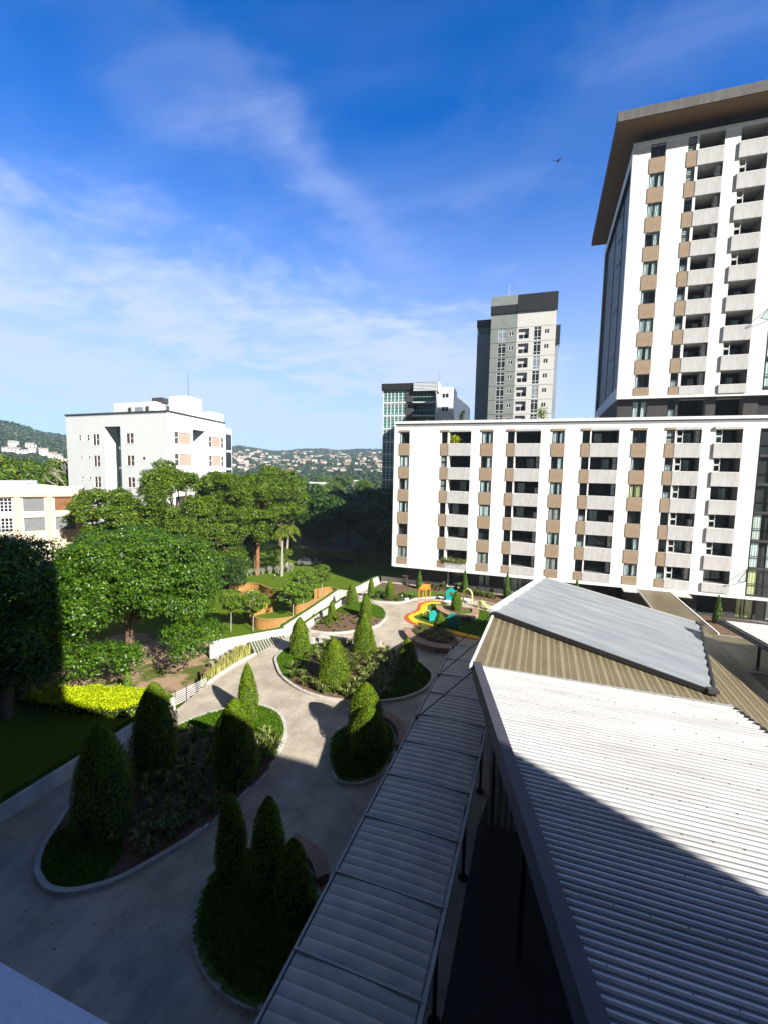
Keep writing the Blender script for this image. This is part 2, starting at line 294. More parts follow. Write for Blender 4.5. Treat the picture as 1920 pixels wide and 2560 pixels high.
def facade(mb,x0,x1,z0,z1,holes,mw,mr=None,y=0.0,back=True):
    """front wall at y with recessed openings (hx0,hx1,hz0,hz1,depth[,backmat])"""
    xs=sorted({x0,x1,*[h[0] for h in holes],*[h[1] for h in holes]}); zs=sorted({z0,z1,*[h[2] for h in holes],*[h[3] for h in holes]})
    for i in range(len(xs)-1):
        cx=(xs[i]+xs[i+1])/2; run=None
        for j in range(len(zs)-1):
            cz=(zs[j]+zs[j+1])/2
            inside=any(h[0]<cx<h[1] and h[2]<cz<h[3] for h in holes)
            if not inside:
                if run is None: run=zs[j]
            if (inside or j==len(zs)-2) and run is not None:
                top=zs[j] if inside else zs[j+1]
                mb.poly([(xs[i],y,run),(xs[i+1],y,run),(xs[i+1],y,top),(xs[i],y,top)],mw); run=None
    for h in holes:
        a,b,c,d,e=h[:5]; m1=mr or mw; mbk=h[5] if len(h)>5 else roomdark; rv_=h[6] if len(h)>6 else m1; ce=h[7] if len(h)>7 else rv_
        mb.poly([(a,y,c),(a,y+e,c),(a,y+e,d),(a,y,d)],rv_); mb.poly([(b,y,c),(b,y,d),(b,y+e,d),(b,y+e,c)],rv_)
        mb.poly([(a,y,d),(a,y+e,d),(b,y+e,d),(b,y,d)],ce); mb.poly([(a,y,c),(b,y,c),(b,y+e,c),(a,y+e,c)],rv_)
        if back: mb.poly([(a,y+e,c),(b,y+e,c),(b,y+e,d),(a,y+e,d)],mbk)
# ------------------------------------------------------------ terrain
RA=[(-180,0.03),(-75,0.09),(-59.39,0.0673),(-57.61,0.061),(-56.38,0.0522),(-54.26,0.0474),(-49.49,0.0293),(-43.53,0.0331),(-38.54,0.036),(-36.96,0.0411),(-36.04,0.0391),(-33.24,0.0321),(-31.33,0.033),(-30.36,0.0368),(-27.43,0.0398),(-24.95,0.0365),(-22.45,0.0409),(-19.94,0.0409),(-14.42,0.0373),(30,0.02),(180,0.02)]
def ridge(a): return np.interp(a,[p[0] for p in RA],[p[1] for p in RA])
def hill(x,y):
    r=np.hypot(x,y); a=np.degrees(np.arctan2(x,y)); e=ridge(a)
    Rr=np.where(a<-52,900,1350.); t=np.clip((r-260)/(Rr-260),0,1.25); s=np.where(t<1,t**1.25,1-(t-1)*1.2)
    n=np.sin(x*0.011+1.3)*np.cos(y*0.013)+0.5*np.sin(x*0.031+y*0.017)+0.35*np.sin(x*0.07-y*0.05)
    return -1.25+(17.0+e*Rr)*s+n*6*s*(1-s)*2
rs=np.concatenate([[0,30],np.linspace(60,260,8),np.linspace(290,1700,60),[2200,3500]]); as_=np.radians(np.linspace(-180,180,361))
V=[];F=[]
for r_ in rs:
    for a_ in as_[:-1]:
        x,y=r_*math.sin(a_),r_*math.cos(a_); V.append((x,y,float(hill(x,y))))
k=360
for i in range(len(rs)-1):
    for j in range(k): j2=(j+1)%k; F.append((i*k+j,i*k+j2,(i+1)*k+j2,(i+1)*k+j))
hm=lawnmat('hill_cover',(0.045,0.075,0.03),(0.02,0.045,0.018),(0.12,0.095,0.07),0.55,0.66,0.006)
me=bpy.data.meshes.new('ground'); me.from_pydata(V,[],F); me.materials.append(hm); me.polygons.foreach_set('use_smooth',[True]*len(F)); me.update()
struct(link('ground',me))
# lawn sheets (lower level) and the paved terrace
struct(MB().prism([(-70,-6),(-21.8,-6),(-21.8,60),(-16,60),(-16,84),(-70,84)],-1.6,-1.0,lawnm).build('lawn'))
yard=spline([(-36,22.5),(-30,22.6),(-24.2,23.0),(-23.3,27),(-24.6,31),(-27.4,33.0),(-33,34.2),(-39,32),(-40,26)],6)
struct(MB().prism(yard,-1.3,-0.985,yardm).build('yard_ground'))
terr=[(-21.75,-6),(-21.75,22.3),(-22.3,25.6),(-22.1,31.0),(-21.9,35.6),(-21.6,42),(-21.9,50),(-20.9,54.8),(-20.6,59.2),(-16,60.2),(60,60.2),(60,-6)]
struct(MB().prism(terr,-2.2,0.0,wallw,paving).build('terrace_paving'))
# kerbed beds -------------------------------------------------
def bedtop(name,poly,fn,zf,mats,h=0.16):
    xs=[p[0] for p in poly]; ys=[p[1] for p in poly]; nx=int((max(xs)-min(xs))/h)+2; ny=int((max(ys)-min(ys))/h)+2
    X=min(xs)+np.arange(nx)*h; Y=min(ys)+np.arange(ny)*h
    GX,GY=np.meshgrid(X,Y,indexing='ij'); ins=inpoly(GX+h/2,GY+h/2,poly)
    Z=zf(GX,GY)+rng.normal(0,0.012,GX.shape); vi=-np.ones(GX.shape,int); V=[];F=[];MI=[]
    def vid(i,j):
        if vi[i,j]<0: vi[i,j]=len(V); V.append((GX[i,j],GY[i,j],Z[i,j]))
        return vi[i,j]
    for i in range(nx-1):
        for j in range(ny-1):
            if ins[i,j]: F.append((vid(i,j),vid(i+1,j),vid(i+1,j+1),vid(i,j+1))); MI.append(fn(X[i]+h/2,Y[j]+h/2))
    me=bpy.data.meshes.new(name); me.from_pydata(V,[],F)
    for m_ in mats: me.materials.append(m_)
    me.polygons.foreach_set('material_index',MI); me.polygons.foreach_set('use_smooth',[True]*len(F)); me.update(); return me
B1=[(-19.16,12.35),(-18.57,11.44),(-17.88,10.79),(-17.27,10.5),(-16.52,10.33),(-15.75,10.47),(-15.1,10.86),(-14.36,11.58),(-13.69,12.92),(-13.23,14.06),(-12.89,15.55),(-12.69,17.41),(-12.67,18.86),(-13.05,20.56),(-13.63,22.23),(-14.77,23.6),(-15.99,24.2),(-17.3,24.2),(-18.9,22.9),(-19.9,21.3),(-20.2,19.6),(-20.3,17.3),(-19.96,14.0)]
B2=[(-20.32,33.39),(-20.38,31.81),(-20.14,30.87),(-19.47,29.96),(-18.26,28.62),(-16.77,27.55),(-15.03,26.8),(-13.44,26.55),(-11.8,26.72),(-10.52,27.03),(-9.37,27.67),(-8.26,28.52),(-7.3,30.05),(-7.02,31.6),(-7.25,32.99),(-7.99,33.97),(-8.94,34.8),(-11.0,35.9),(-13.2,36.3),(-15.8,35.9),(-18.44,34.85)]
B3=[(-10.48,21.32),(-10.85,22.26),(-10.88,23.1),(-10.66,23.8),(-10.25,24.53),(-9.54,25.1),(-8.81,25.25),(-8.1,25.0),(-7.5,24.3),(-7.15,23.4),(-6.98,22.5),(-6.97,21.4),(-7.2,20.4),(-7.9,19.6),(-8.99,19.4),(-9.61,20.0),(-10.12,20.6)]
B4=[(-11.3,13.4),(-11.22,12.45),(-10.79,11.49),(-10.33,10.83),(-9.65,10.33),(-8.9,9.98),(-8.05,9.78),(-7.21,9.8),(-6.5,10.2),(-6.2,11.2),(-6.35,12.45),(-6.85,13.5),(-7.7,14.4),(-8.7,14.8),(-9.8,14.9),(-10.8,14.4)]
B5=[(-20.85,37.9),(-19.69,37.53),(-18.7,37.61),(-17.45,38.17),(-16.41,39.23),(-15.14,40.9),(-14.81,42.55),(-15.04,44.42),(-15.88,46.37),(-16.9,47.46),(-18.08,48.08),(-19.49,48.0),(-20.7,47.4),(-20.9,45.5),(-20.95,41.07)]
B6=[(-20.4,49.6),(-18.28,49.05),(-16.6,49.2),(-15.16,49.75),(-14.46,50.7),(-13.82,52.07),(-13.01,52.9),(-11.63,53.64),(-10.24,54.24),(-8.33,54.6),(-6.2,54.0),(-4.18,52.93),(-1.5,52.0),(2,51.8),(8.5,52),(8.6,58.1),(-20.4,58.1),(-20.6,54)]
B8=[(15,51.5),(23,51.5),(23,58.1),(15,58.1)]
beds=[('bed1',B1,lambda x,y:1 if (y>19.8 or (x+17)**2+(y-11.3)**2<4.2) else 0,(-16.3,17.5)),
 ('bed2',B2,lambda x,y:1 if (x<-17.2 or x>-9.9) else 0,(-13.6,31.3)),('bed3',B3,lambda x,y:1,(-9,22.3)),('bed4',B4,lambda x,y:1,(-8.8,12.3)),
 ('bed5',B5,lambda x,y:1 if y>43.2 else 0,(-18,43)),('bed6',B6,lambda x,y:1 if (y<55.3 and x<-9.5 and not(x>-17.5 and x<-16)) else 0,(-10,55)),('bed8',B8,lambda x,y:0,(19,55))]
BP={}
for n_,p_,fn,c_ in beds:
    sp=spline(p_,5) if n_ not in('bed8','bed6') else p_
    BP[n_]=sp; a=sum(sp[i][0]*sp[(i+1)%len(sp)][1]-sp[(i+1)%len(sp)][0]*sp[i][1] for i in range(len(sp))); sg=1 if a>0 else -1
    kb=MB(); inner=offset(sp,-0.20*sg); ribbon(kb,sp,inner,0.0,0.18,concrete,closed=True); struct(kb.build('bed_kerb'))
    zf=(lambda c_:(lambda X,Y:0.10+0.22*np.exp(-((X-c_[0])**2+(Y-c_[1])**2)/18)))(c_)
    me=bedtop('planting_bed',offset(sp,-0.09*sg),fn,zf,[soil,grassm]); struct(link('planting_bed',me))
# grass blades in the beds
def grassfield(poly,n,cond,z=0.15,h=0.13,mt=leafG):
    xs=[p[0] for p in poly]; ys=[p[1] for p in poly]; x=rng.uniform(min(xs),max(xs),n*3); y=rng.uniform(min(ys),max(ys),n*3); k=inpoly(x,y,poly)&cond(x,y); x=x[k][:n]; y=y[k][:n]
    b=np.stack([x,y,np.full(len(x),z)],1); t=b+np.stack([rng.normal(0,.05,len(x)),rng.normal(0,.05,len(x)),rng.uniform(.6,1.3,len(x))*h],1); return b,t
for nm,cnt,cond in (('bed1',22000,lambda x,y:(y>19.8)|((x+17)**2+(y-11.3)**2<4.2)),('bed2',30000,lambda x,y:(x<-17.2)|(x>-9.9)),('bed3',12000,lambda x,y:x<99),('bed4',12000,lambda x,y:x<99),('bed5',14000,lambda x,y:y>43.2)):
    c_=[b for b in beds if b[0]==nm][0][3]; b,t=grassfield(offset(BP[nm],-.24 if sum(BP[nm][i][0]*BP[nm][(i+1)%len(BP[nm])][1]-BP[nm][(i+1)%len(BP[nm])][0]*BP[nm][i][1] for i in range(len(BP[nm])))>0 else .24),cnt,cond); zo=0.22*np.exp(-((b[:,0]-c_[0])**2+(b[:,1]-c_[1])**2)/18)-0.05; b[:,2]+=zo; t[:,2]+=zo
    tag(link('grass',blades('grass',b,t,0.03,leafG)),{'bed1':'short bright green grass at both ends of the long bed','bed2':'short green grass at both ends of the middle bed','bed3':'dark shaded grass in the small round bed by the walkway','bed4':'dark shaded grass in the nearest round bed','bed5':'short green grass on the far half of the palm bed'}[nm],'grass',None,'stuff')
# ------------------------------------------------------------ window kits
def win_data(w,h,style,dark=darkmetal,split=2):
    """frame, pane, curtain meshes for an opening w x h, origin bottom-left, y=0 front"""
    f=MB(); t=0.055; f.box(0,w,0,0.08,0,t,dark); f.box(0,w,0,0.08,h-t,h,dark); f.box(0,t,0,0.08,t,h-t,dark); f.box(w-t,w,0,0.08,t,h-t,dark)
    if split==2: f.box(w/2-.03,w/2+.03,-0.006,0.07,t,h-t,dark)
    if split==-2: f.box(t,w-t,-0.006,0.07,h*.48-.03,h*.48+.03,dark)
    g=MB(); g.poly([(t,.045,t),(w-t,.045,t),(w-t,.045,h-t),(t,.045,h-t)],glass)
    c=MB(); y=.135
    def cloth(x0,x1,z0,z1,mt):
        n=max(4,int((x1-x0)/0.045)); px=[x0+(x1-x0)*i/n for i in range(n+1)]; py=[y+0.035*math.sin(i*2.1+x0*9)+random.uniform(-.012,.012) for i in range(n+1)]
        lean=random.uniform(-.04,.04)
        for i in range(n): c.poly([(px[i]+lean,py[i],z0),(px[i+1]+lean,py[i+1],z0),(px[i+1],py[i+1],z1),(px[i],py[i],z1)],mt)
    if style==0: cloth(t,w*.42,t,h-t,curt); cloth(w*.6,w-t,t,h-t,curt)
    elif style==1: cloth(w*.55,w*.92,t,h-t,curt)
    elif style==2:
        for k in range(9): z=t+(h-2*t)*k/9; c.box(t,w-t,y,y+.01,z+.02,z+.10,blindm)
    elif style==3: cloth(t,w-t,t,h-t,curt)
    elif style==4: cloth(t,w*.3,t,h-t,curty); cloth(w*.36,w-t,t,h-t,curty)
    elif style==5: cloth(t,w*.22,t,h-t,curt)
    elif style==6: cloth(t,w-t,t,h*.46,curt)
    return f.data('window'),g.data('pane'),(c.data('curtain') if c.v else None)
class Kit:
    def __init__(s): s.c={}
    def put(s,w,h,style,parent,loc,split=2,dark=darkmetal):
        k=(round(w,2),round(h,2),style,split,dark.name)
        if k not in s.c: s.c[k]=win_data(w,h,style,dark,split)
        f,g,c=s.c[k]; o=link('window',f,parent,loc); link('pane',g,o)
        if c: link('curtain',c,o)
        return o
K=Kit()
def door_data(w,h,v):
    f=MB(); t=.06; f.box(0,w,0,.08,0,t,darkmetal); f.box(0,w,0,.08,h-t,h,darkmetal)
    for x in (0,w/2-.03,w-t): f.box(x,x+t,0.002,.082,t,h-t,darkmetal)
    g=MB(); g.poly([(t,.05,t),(w-t,.05,t),(w-t,.05,h-t),(t,.05,h-t)],glassd)
    c=MB(); n=10
    if v in (0,2):
        x0,x1=(t,w*.45) if v==0 else (w*.5,w*.9)
        for i in range(n): a=x0+(x1-x0)*i/n; b=x0+(x1-x0)*(i+1)/n; c.poly([(a,.25+.04*(i%2),t),(b,.25+.04*((i+1)%2),t),(b,.25+.04*((i+1)%2),h-t),(a,.25+.04*(i%2),h-t)],curt)
    return f.data('sliding_door'),g.data('pane'),(c.data('curtain') if c.v else None)
DD={}
def put_door(w,h,v,parent,loc):
    k=(round(w,2),round(h,2),v)
    if k not in DD: DD[k]=door_data(w,h,v)
    f,g,c=DD[k]; o=link('sliding_door',f,parent,loc); link('pane',g,o)
    if c: link('curtain',c,o)
acd=MB(); acd.box(-.16,.16,-.4,.4,0,.62,acm); acd.tube((-.17,-.05,.31),(-.165,-.05,.31),.24,.24,darkmetal,14); acd.box(-.18,-.172,-.3,.2,.29,.33,acm); acd.box(.0,.03,-.35,.35,-.12,0,darkmetal); acd=acd.data('air_conditioner')
acf=MB()
for a in (0,.55): acf.box(a,a+.07,-.05,.02,0,.7,acm)
acf.box(0,.62,-.05,.02,.64,.71,acm); acf.box(0,.62,-.05,.02,0,.07,acm); acf=acf.data('bracket_frame')
# ------------------------------------------------------------ long white apartment block
FY=57.08
apt=thing('apartment_block','long white apartment block with tan and grey panels, right of the garden','apartment building',(0,FY,0))
sills=[19.1-3*i for i in range(6)]
cols_w=[(-17.95,-16.65,'A'),(-7.4,-6.05,'C'),(.75,2.1,'E'),(9.12,10.5,'G')]
cols_n=[(-12.4,-11.65),(-4.3,-3.5),(4.0,4.8),(12.4,13.2)]
cols_b=[(-11.42,-8.7,0),(-3.35,-.52,1),(4.95,7.78,2),(13.3,15.65,3),(16.88,19.3,4)]
holes=[]
for s_ in sills:
    for a,b,_ in cols_w: holes.append((a,b,s_,s_+1.42,.5))
    for a,b in cols_n: holes.append((a,b,s_,s_+1.42,.5))
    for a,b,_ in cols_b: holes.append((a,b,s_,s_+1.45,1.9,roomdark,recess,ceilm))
holes.append((20.85,26.5,3.0,20.62,.3)); 
wm=MB(); facade(wm,-18.6,45,2.77,21.9,holes,white,white)
# left reveal of each balcony painted white as if sunlit, over the grey recess
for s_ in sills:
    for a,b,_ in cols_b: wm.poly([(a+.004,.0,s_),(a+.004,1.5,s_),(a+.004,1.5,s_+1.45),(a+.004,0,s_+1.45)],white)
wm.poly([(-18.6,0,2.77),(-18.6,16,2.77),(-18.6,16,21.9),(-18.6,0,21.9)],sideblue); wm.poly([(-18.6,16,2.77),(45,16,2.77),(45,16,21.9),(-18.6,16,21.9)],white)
wm.poly([(-18.6,0,2.77),(45,0,2.77),(45,16,2.77),(-18.6,16,2.77)],white); wm.poly([(-18.6,0.3,21.55),(45,0.3,21.55),(45,16,21.55),(-18.6,16,21.55)],copgrey)
wm.poly([(45,0,2.77),(45,16,2.77),(45,16,21.9),(45,0,21.9)],white)
wm.build('wall',apt)
cp=MB(); cp.box(-18.78,45,-.16,.3,21.62,21.93,white); cp.box(-18.7,45,-.03,0.0,21.28,21.60,copgrey); cp.box(-18.72,-18.5,-.06,16,2.72,21.62,white); cp.box(-18.5,45,-.10,.0,2.70,3.02,white); cp.build('coping',apt)
gf=MB()
gh=[(-11.4,-8.6,.3,2.5,1.2,roomdark,white,recess),(-7.3,-5.9,.9,2.3,.5),(-4.2,-.6,.2,2.4,.6),(1,5,.1,2.5,1.5),(6.2,9.5,.1,2.5,1.5),(12.5,15.6,.1,2.5,1.2),(16.9,19.2,.3,2.45,1.2,roomdark,charcoal),(20.6,22.2,.2,2.5,.3),(22.4,26,.2,2.5,.3)]
facade(gf,-17.2,45,-.1,2.75,gh,charcoal,charcoal,1.5); gf.poly([(-17.2,1.5,-.1),(-17.2,14,-.1),(-17.2,14,2.75),(-17.2,1.5,2.75)],charcoal); gf.box(-4.2,-.6,1.44,1.5,.14,.2,acm); gf.box(-7.35,-5.85,1.44,1.5,.84,.9,acm)
gf.build('ground_floor_wall',apt)
for a,b,z,h,st in ((-7.3,-5.9,.9,1.4,0),(-4.2,-2.4,.2,2.2,3),(-2.4,-.6,.2,2.2,5),(20.6,22.2,.2,2.3,4),(22.4,24.2,.2,2.3,1)): K.put(b-a,h,st,apt,(a,1.58,z))
put_door(2.0,2.1,0,apt,(-10.9,2.55,.32))
rs_=random.Random(5)
def spand(w,h,p=.05):
    m_=MB(); m_.box(0,w,-p,0,0,h,tan); return m_.data('spandrel_panel')
SP={}
for ci,(a,b,_) in enumerate([(c[0],c[1],0) for c in cols_w]+[(c[0],c[1],1) for c in cols_n]):
    nar=ci>=4
    for i,s_ in enumerate(sills):
        st=rs_.choice([0,0,1,2,5,3,7,7,1] if not nar else [7,7,6,7,2,6,7])
        if ci==2 and i==0: st=0
        if ci==3 and i==2: st=4
        K.put(b-a,1.42,st,apt,(a,.05,s_),split=2 if not nar else -2)
        h=1.53 if i<5 else .98; k_=(round(b-a,2),h)
        if k_ not in SP: SP[k_]=spand(b-a+.16,h)
        link('spandrel_panel',SP[k_],apt,(a-.1,0,s_-h-.01))
    k_=(round(b-a,2),.24)
    if k_ not in SP: SP[k_]=spand(b-a+.16,.24,.1)
    link('spandrel_panel',SP[k_],apt,(a-.1,0,sills[0]+1.45))
def par(w,h,p):
    m_=MB(); m_.box(0,w,-p,.0,0,h-.05,grey_par); m_.box(-.01,w+.01,-p-.01,.12,h-.05,h,white); return m_.data('balcony_parapet')
PP={}
for ci,(a,b,_) in enumerate(cols_b):
    p=.07 if ci<3 else (.08 if ci==3 else .17)
    for i,s_ in enumerate(sills):
        h=1.53 if i<5 else .98; k_=(round(b-a,2),h)
        if k_ not in PP: PP[k_]=par(b-a+.12,h,p)
        o=link('balcony_parapet',PP[k_],apt,(a-.1,0,s_-h-.0))
        put_door((b-a)*.72,1.25,rs_.choice([0,1,2,1]),o,(.12+(b-a)*.1,1.4,h+.02))
        if ci in(1,2,3) and rs_.random()<.85:
            for zz in ((.1,.78) if rs_.random()<.7 else (.1,)): link('air_conditioner',acd,o,(b-a-.14,.75,h+zz),R_(180)*0)
        if ci in(3,4) and rs_.random()<.8:
            for zz in (.05,.78): link('bracket_frame',acf,o,(.18,.25,h+zz-.04))
    k_=(round(b-a,2),.26)
    m_=MB(); m_.box(0,b-a+.14,-p*1.3,0,0,.26,grey_par); m_.box(-.01,b-a+.15,-p*1.3-.01,-.0,.26,.29,white); m_.build('balcony_hood',apt,(a-.1,0,sills[0]+1.45))
# glazed corner bay
def bay(parent,x0,x1,z0,z1,fl,floors,y=0.0):
    cw=MB(); n=max(1,int((x1-x0)/1.15)); 
    for i in range(n+1): x=x0+(x1-x0)*i/n; cw.box(x-.05,x+.05,y-.02,y+.12,z0,z1,darkmetal)
    for zf_ in floors: cw.box(x0+.05,x1,y-.03,y+.10,zf_-.16,zf_+.1,charcoal); cw.box(x0+.05,x1,y-.01,y+.10,zf_+1.25,zf_+1.31,darkmetal)
    o=cw.build('window_wall',parent)
    gg=MB(); gg.poly([(x0,y+.05,z0),(x1,y+.05,z0),(x1,y+.05,z1),(x0,y+.05,z1)],glass); gg.build('pane',o)
    c=MB()
    for zf_ in floors:
        for i in range(n):
            xa=x0+(x1-x0)*i/n+.08; q=rs_.random()
            if q<.75:
                mt_=curty if (zf_<12 and q<.35) else (curt if q<.6 else blindm)
                ww=(x1-x0)/n*rs_.uniform(.4,.95)
                for k in range(6): a_=xa+ww*k/6; b_=xa+ww*(k+1)/6; c.poly([(a_,y+.22+.03*(k%2),zf_+.1),(b_,y+.22+.03*((k+1)%2),zf_+.1),(b_,y+.22+.03*((k+1)%2),zf_+2.7),(a_,y+.22+.03*(k%2),zf_+2.7)],mt_)
    if c.v: c.build('curtain',o)
    return o
bay(apt,20.85,26.5,3.0,20.62,3,[3.1+2.95*i for i in range(6)])
def opensash(parent,x,z,y=0.0,h=1.0,w=.95):
    s_=MB(); t=.03
    # sash hinged on its right edge, swung out to the left-front
    for a,b in (((0,0,0),(0,0,h)),((0,0,h),(-w,-.75,h*.05)),((-w,-.75,h*.02),(0,0,0))): s_.tube(a,b,t,t,darkmetal,6)
    s_.poly([(0,-.01,0),(0,-.01,h),(-w,-.75,.03)],glass); s_.build('open_sash',parent,(x,y,z))
opensash(apt,20.8,4.6,-.03,1.35,1.0)
# plants on the roof edge / balconies / conduit loops are separate things below
# ------------------------------------------------------------ tall white tower behind
TY=58.06
tow=thing('apartment_tower','tall white apartment tower with a broad brown overhanging roof, rising behind the long block','tower',(0,TY,0))
tsill=[25.3+3*k for k in range(9)]; ho=[]
for s_ in tsill:
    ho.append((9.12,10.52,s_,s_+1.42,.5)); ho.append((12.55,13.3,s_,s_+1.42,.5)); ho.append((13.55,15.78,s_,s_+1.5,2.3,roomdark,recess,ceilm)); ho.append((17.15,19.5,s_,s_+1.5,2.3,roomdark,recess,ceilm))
ho.append((20.98,25.3,24.6,51,.3))
tw=MB(); facade(tw,7.45,25.6,24.15,51.08,ho,white,white)
for s_ in tsill:
    for a in (13.55,17.15): tw.poly([(a+.004,0,s_),(a+.004,1.9,s_),(a+.004,1.9,s_+1.5),(a+.004,0,s_+1.5)],white)  # left reveals whitened to look sunlit; the other sides keep the grey
# left side: framed, recessed panel
YB=24.8
def side(mb,x,ya,yb,za,zb,mt): mb.poly([(x,yb,za),(x,ya,za),(x,ya,zb),(x,yb,zb)],mt)
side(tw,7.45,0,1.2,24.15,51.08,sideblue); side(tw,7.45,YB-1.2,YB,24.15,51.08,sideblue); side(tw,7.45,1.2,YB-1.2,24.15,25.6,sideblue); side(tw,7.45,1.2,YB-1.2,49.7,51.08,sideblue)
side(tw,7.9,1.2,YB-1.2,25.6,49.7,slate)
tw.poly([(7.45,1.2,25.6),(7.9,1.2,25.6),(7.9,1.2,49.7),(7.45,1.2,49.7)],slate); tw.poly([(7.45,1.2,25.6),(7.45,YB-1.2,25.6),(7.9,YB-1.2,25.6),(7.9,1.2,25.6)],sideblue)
tw.poly([(7.45,0,24.15),(25.6,0,24.15),(25.6,YB,24.15),(7.45,YB,24.15)],white); tw.poly([(7.45,0,51.08),(25.6,0,51.08),(25.6,YB,51.08),(7.45,YB,51.08)],charcoal)
tw.poly([(25.6,0,24.15),(25.6,YB,24.15),(25.6,YB,51.08),(25.6,0,51.08)],white); tw.poly([(7.45,YB,24.15),(25.6,YB,24.15),(25.6,YB,51.08),(7.45,YB,51.08)],white)
tw.build('wall',tow)
tr=MB(); tr.box(7.38,25.6,-.05,0,50.75,51.12,white); tr.box(7.38,7.7,-.05,0,24.1,50.75,white); tr.box(7.7,25.6,-.05,0,24.1,24.42,white)
tr.box(7.82,7.9,8.0,8.3,26,49.4,darkmetal); tr.box(7.82,7.9,15.0,15.3,26,49.4,darkmetal); tr.build('trim',tow)
for k in range(9):
    if k in (1,3,5,6,7): 
        q=MB(); q.poly([(7.9,8.0,28+2.9*k),(7.9,9.3,28+2.9*k),(7.35,9.3,27.1+2.9*k),(7.35,8.0,27.1+2.9*k)],glass); q.tube((7.9,8,28+2.9*k),(7.35,8,27.1+2.9*k),.04,.04,darkmetal,5); q.build('open_sash',tow)
nk=MB(); nk.box(8.6,25.6,1.0,YB-1,51.08,52.36,charcoal); nk.build('roof_neck',tow)
rf=MB(); rf.box(5.5,25.6,-2.0,YB+1.0,52.38,53.34,eavem); rf.box(5.56,25.6,-1.94,YB+.9,52.33,52.377,soffit); rf.build('roof',tow)
gfh=[(9.12,10.6,22.05,23.85,.5),(12.6,13.35,22.05,23.85,.5),(13.6,16.2,21.95,23.95,1.0,roomdark,recess,ceilm),(17.1,19.6,21.95,23.95,1.2,roomdark,recess,ceilm),(20.9,23,21.95,24,.2)]
db=MB(); facade(db,7.6,25.6,21.5,24.13,gfh,charcoal,charcoal,.55); db.poly([(7.6,.55,21.5),(7.6,YB-1,21.5),(7.6,YB-1,24.13),(7.6,.55,24.13)],charcoal); db.build('recessed_floor_wall',tow)
K.put(1.48,1.8,0,tow,(9.12,.6,22.05)); K.put(.75,1.8,6,tow,(12.6,.6,22.05),split=-2); put_door(1.9,1.8,2,tow,(13.9,1.5,21.97)); put_door(2.2,1.8,0,tow,(17.3,1.7,21.97))
for k,s_ in enumerate(tsill):
    h=1.53 if k else .9
    K.put(1.4,1.42,rs_.choice([0,1,0,5,3,0]) if k<8 else 7,tow,(9.12,.05,s_)); K.put(.75,1.42,rs_.choice([6,7,6,2]),tow,(12.55,.05,s_),split=-2)
    for a,w in ((9.02,1.4),(12.45,.75)):
        k_=(w,h)
        if k_ not in SP: SP[k_]=spand(w+.16,h)
        link('spandrel_panel',SP[k_],tow,(a,0,s_-h-.01))
    for a,w,p in ((13.55,2.23,.08),(17.15,2.35,.17)):
        k_=(w,h,p)
        if k_ not in PP: PP[k_]=par(w+.14,h,p)
        o=link('balcony_parapet',PP[k_],tow,(a-.12,0,s_-h)); put_door(w*.72,1.1,rs_.choice([0,1,2,1]),o,(.15+w*.08,1.8,h+.02))
        if p<.1 and k<8:
            for zz in (.1,.78): link('air_conditioner',acd,o,(w-.12,.8,h+zz))
        if p>.1 and k in (1,4,5,6,7): 
            for zz in (.05,.8): link('bracket_frame',acf,o,(.18,.25,h+zz-.04))
bay(tow,20.98,25.3,24.6,51,3,[24.9+3*i for i in range(9)])
opensash(tow,20.95,31.6,-.03,1.35,1.0)
# ------------------------------------------------------------ grey tower far behind
gt=thing('high_rise','grey and white high-rise with a black top band, seen over the long block','tower',(-15.17,126.8,-4.2),R_(.9)); gt.scale=(1.26,1.26,1.26)
g1=mat('green_grey_render',(0.22,0.25,0.235),0.85,0.08,.5); g2=mat('pale_grey_render',(0.60,0.59,0.56),0.85,0.05,.5); blackm=mat('black_panel',(0.018,0.019,0.022),0.5,.1,2)
wf=mat('white_frame',(0.75,0.77,0.78),0.5,.03,2); tealg=glassmat('teal_glass',(0.5,0.85,0.8),.5,(0.25,0.5,0.48))
fl=[45.53-2.95*i for i in range(16)]
ga=MB(); hA=[];hB=[]
for z in fl[1:]:
    hA.append((1.6,3.2,z+.25,z+2.8,.12)); hA.append((4.1-.6+.3,4.75,z+1.35,z+2.3,.1)); hB.append((5.65,7.75,z+.65,z+2.6,1.0,roomdark,recess)); hB.append((8.75,10.15,z+.2,z+2.85,.12)); hB.append((10.8,11.7,z+1.35,z+2.25,.1))
facade(ga,0,5.35,0,48.5,hA,g1); ga.poly([(0,0,0),(0,11,0),(0,11,48.5),(0,0,48.5)],slate); ga.build('green_wall',gt)
gb=MB(); facade(gb,5.35,12.95,0,48.6,hB,g2,y=-.0); gb.poly([(12.95,0,0),(12.95,12,0),(12.95,12,48.6),(12.95,0,48.6)],slate); gb.build('pale_wall',gt)
gb=MB(); gb.box(-3.2,0,3.2,12,0,45.5,slate); gb.build('side_wing',gt); gb=MB(); gb.box(-3.35,-.05,3.0,12,45.5+1.6,45.5+3.1,blackm); gb.box(-3.2,-.05,3.3,3.4,45.5,47.1,tealg); gb.build('wing_roof',gt)
gb=MB(); gb.box(-.15,5.35,-.2,10,48.5,50.15,blackm); gb.box(-.15,5.3,-.25,10,50.15,52.0,g1); gb.box(5.36,13.1,-.3,10,48.6,52.0,blackm); gb.build('top_band',gt)
gb=MB(); gb.box(12.96,13.7,3,10,0,46,slate); gb.box(12.96,13.9,2.5,6,42.5,46.2,blackm); gb.build('side_fin',gt)
gb=MB()
for z in fl:
    gb.box(0,5.3,-.02,-.001,z-.04,z+.04,charcoal); gb.box(5.4,12.95,-.02,-.001,z-.04,z+.04,copgrey)
gb.build('floor_joint',gt)
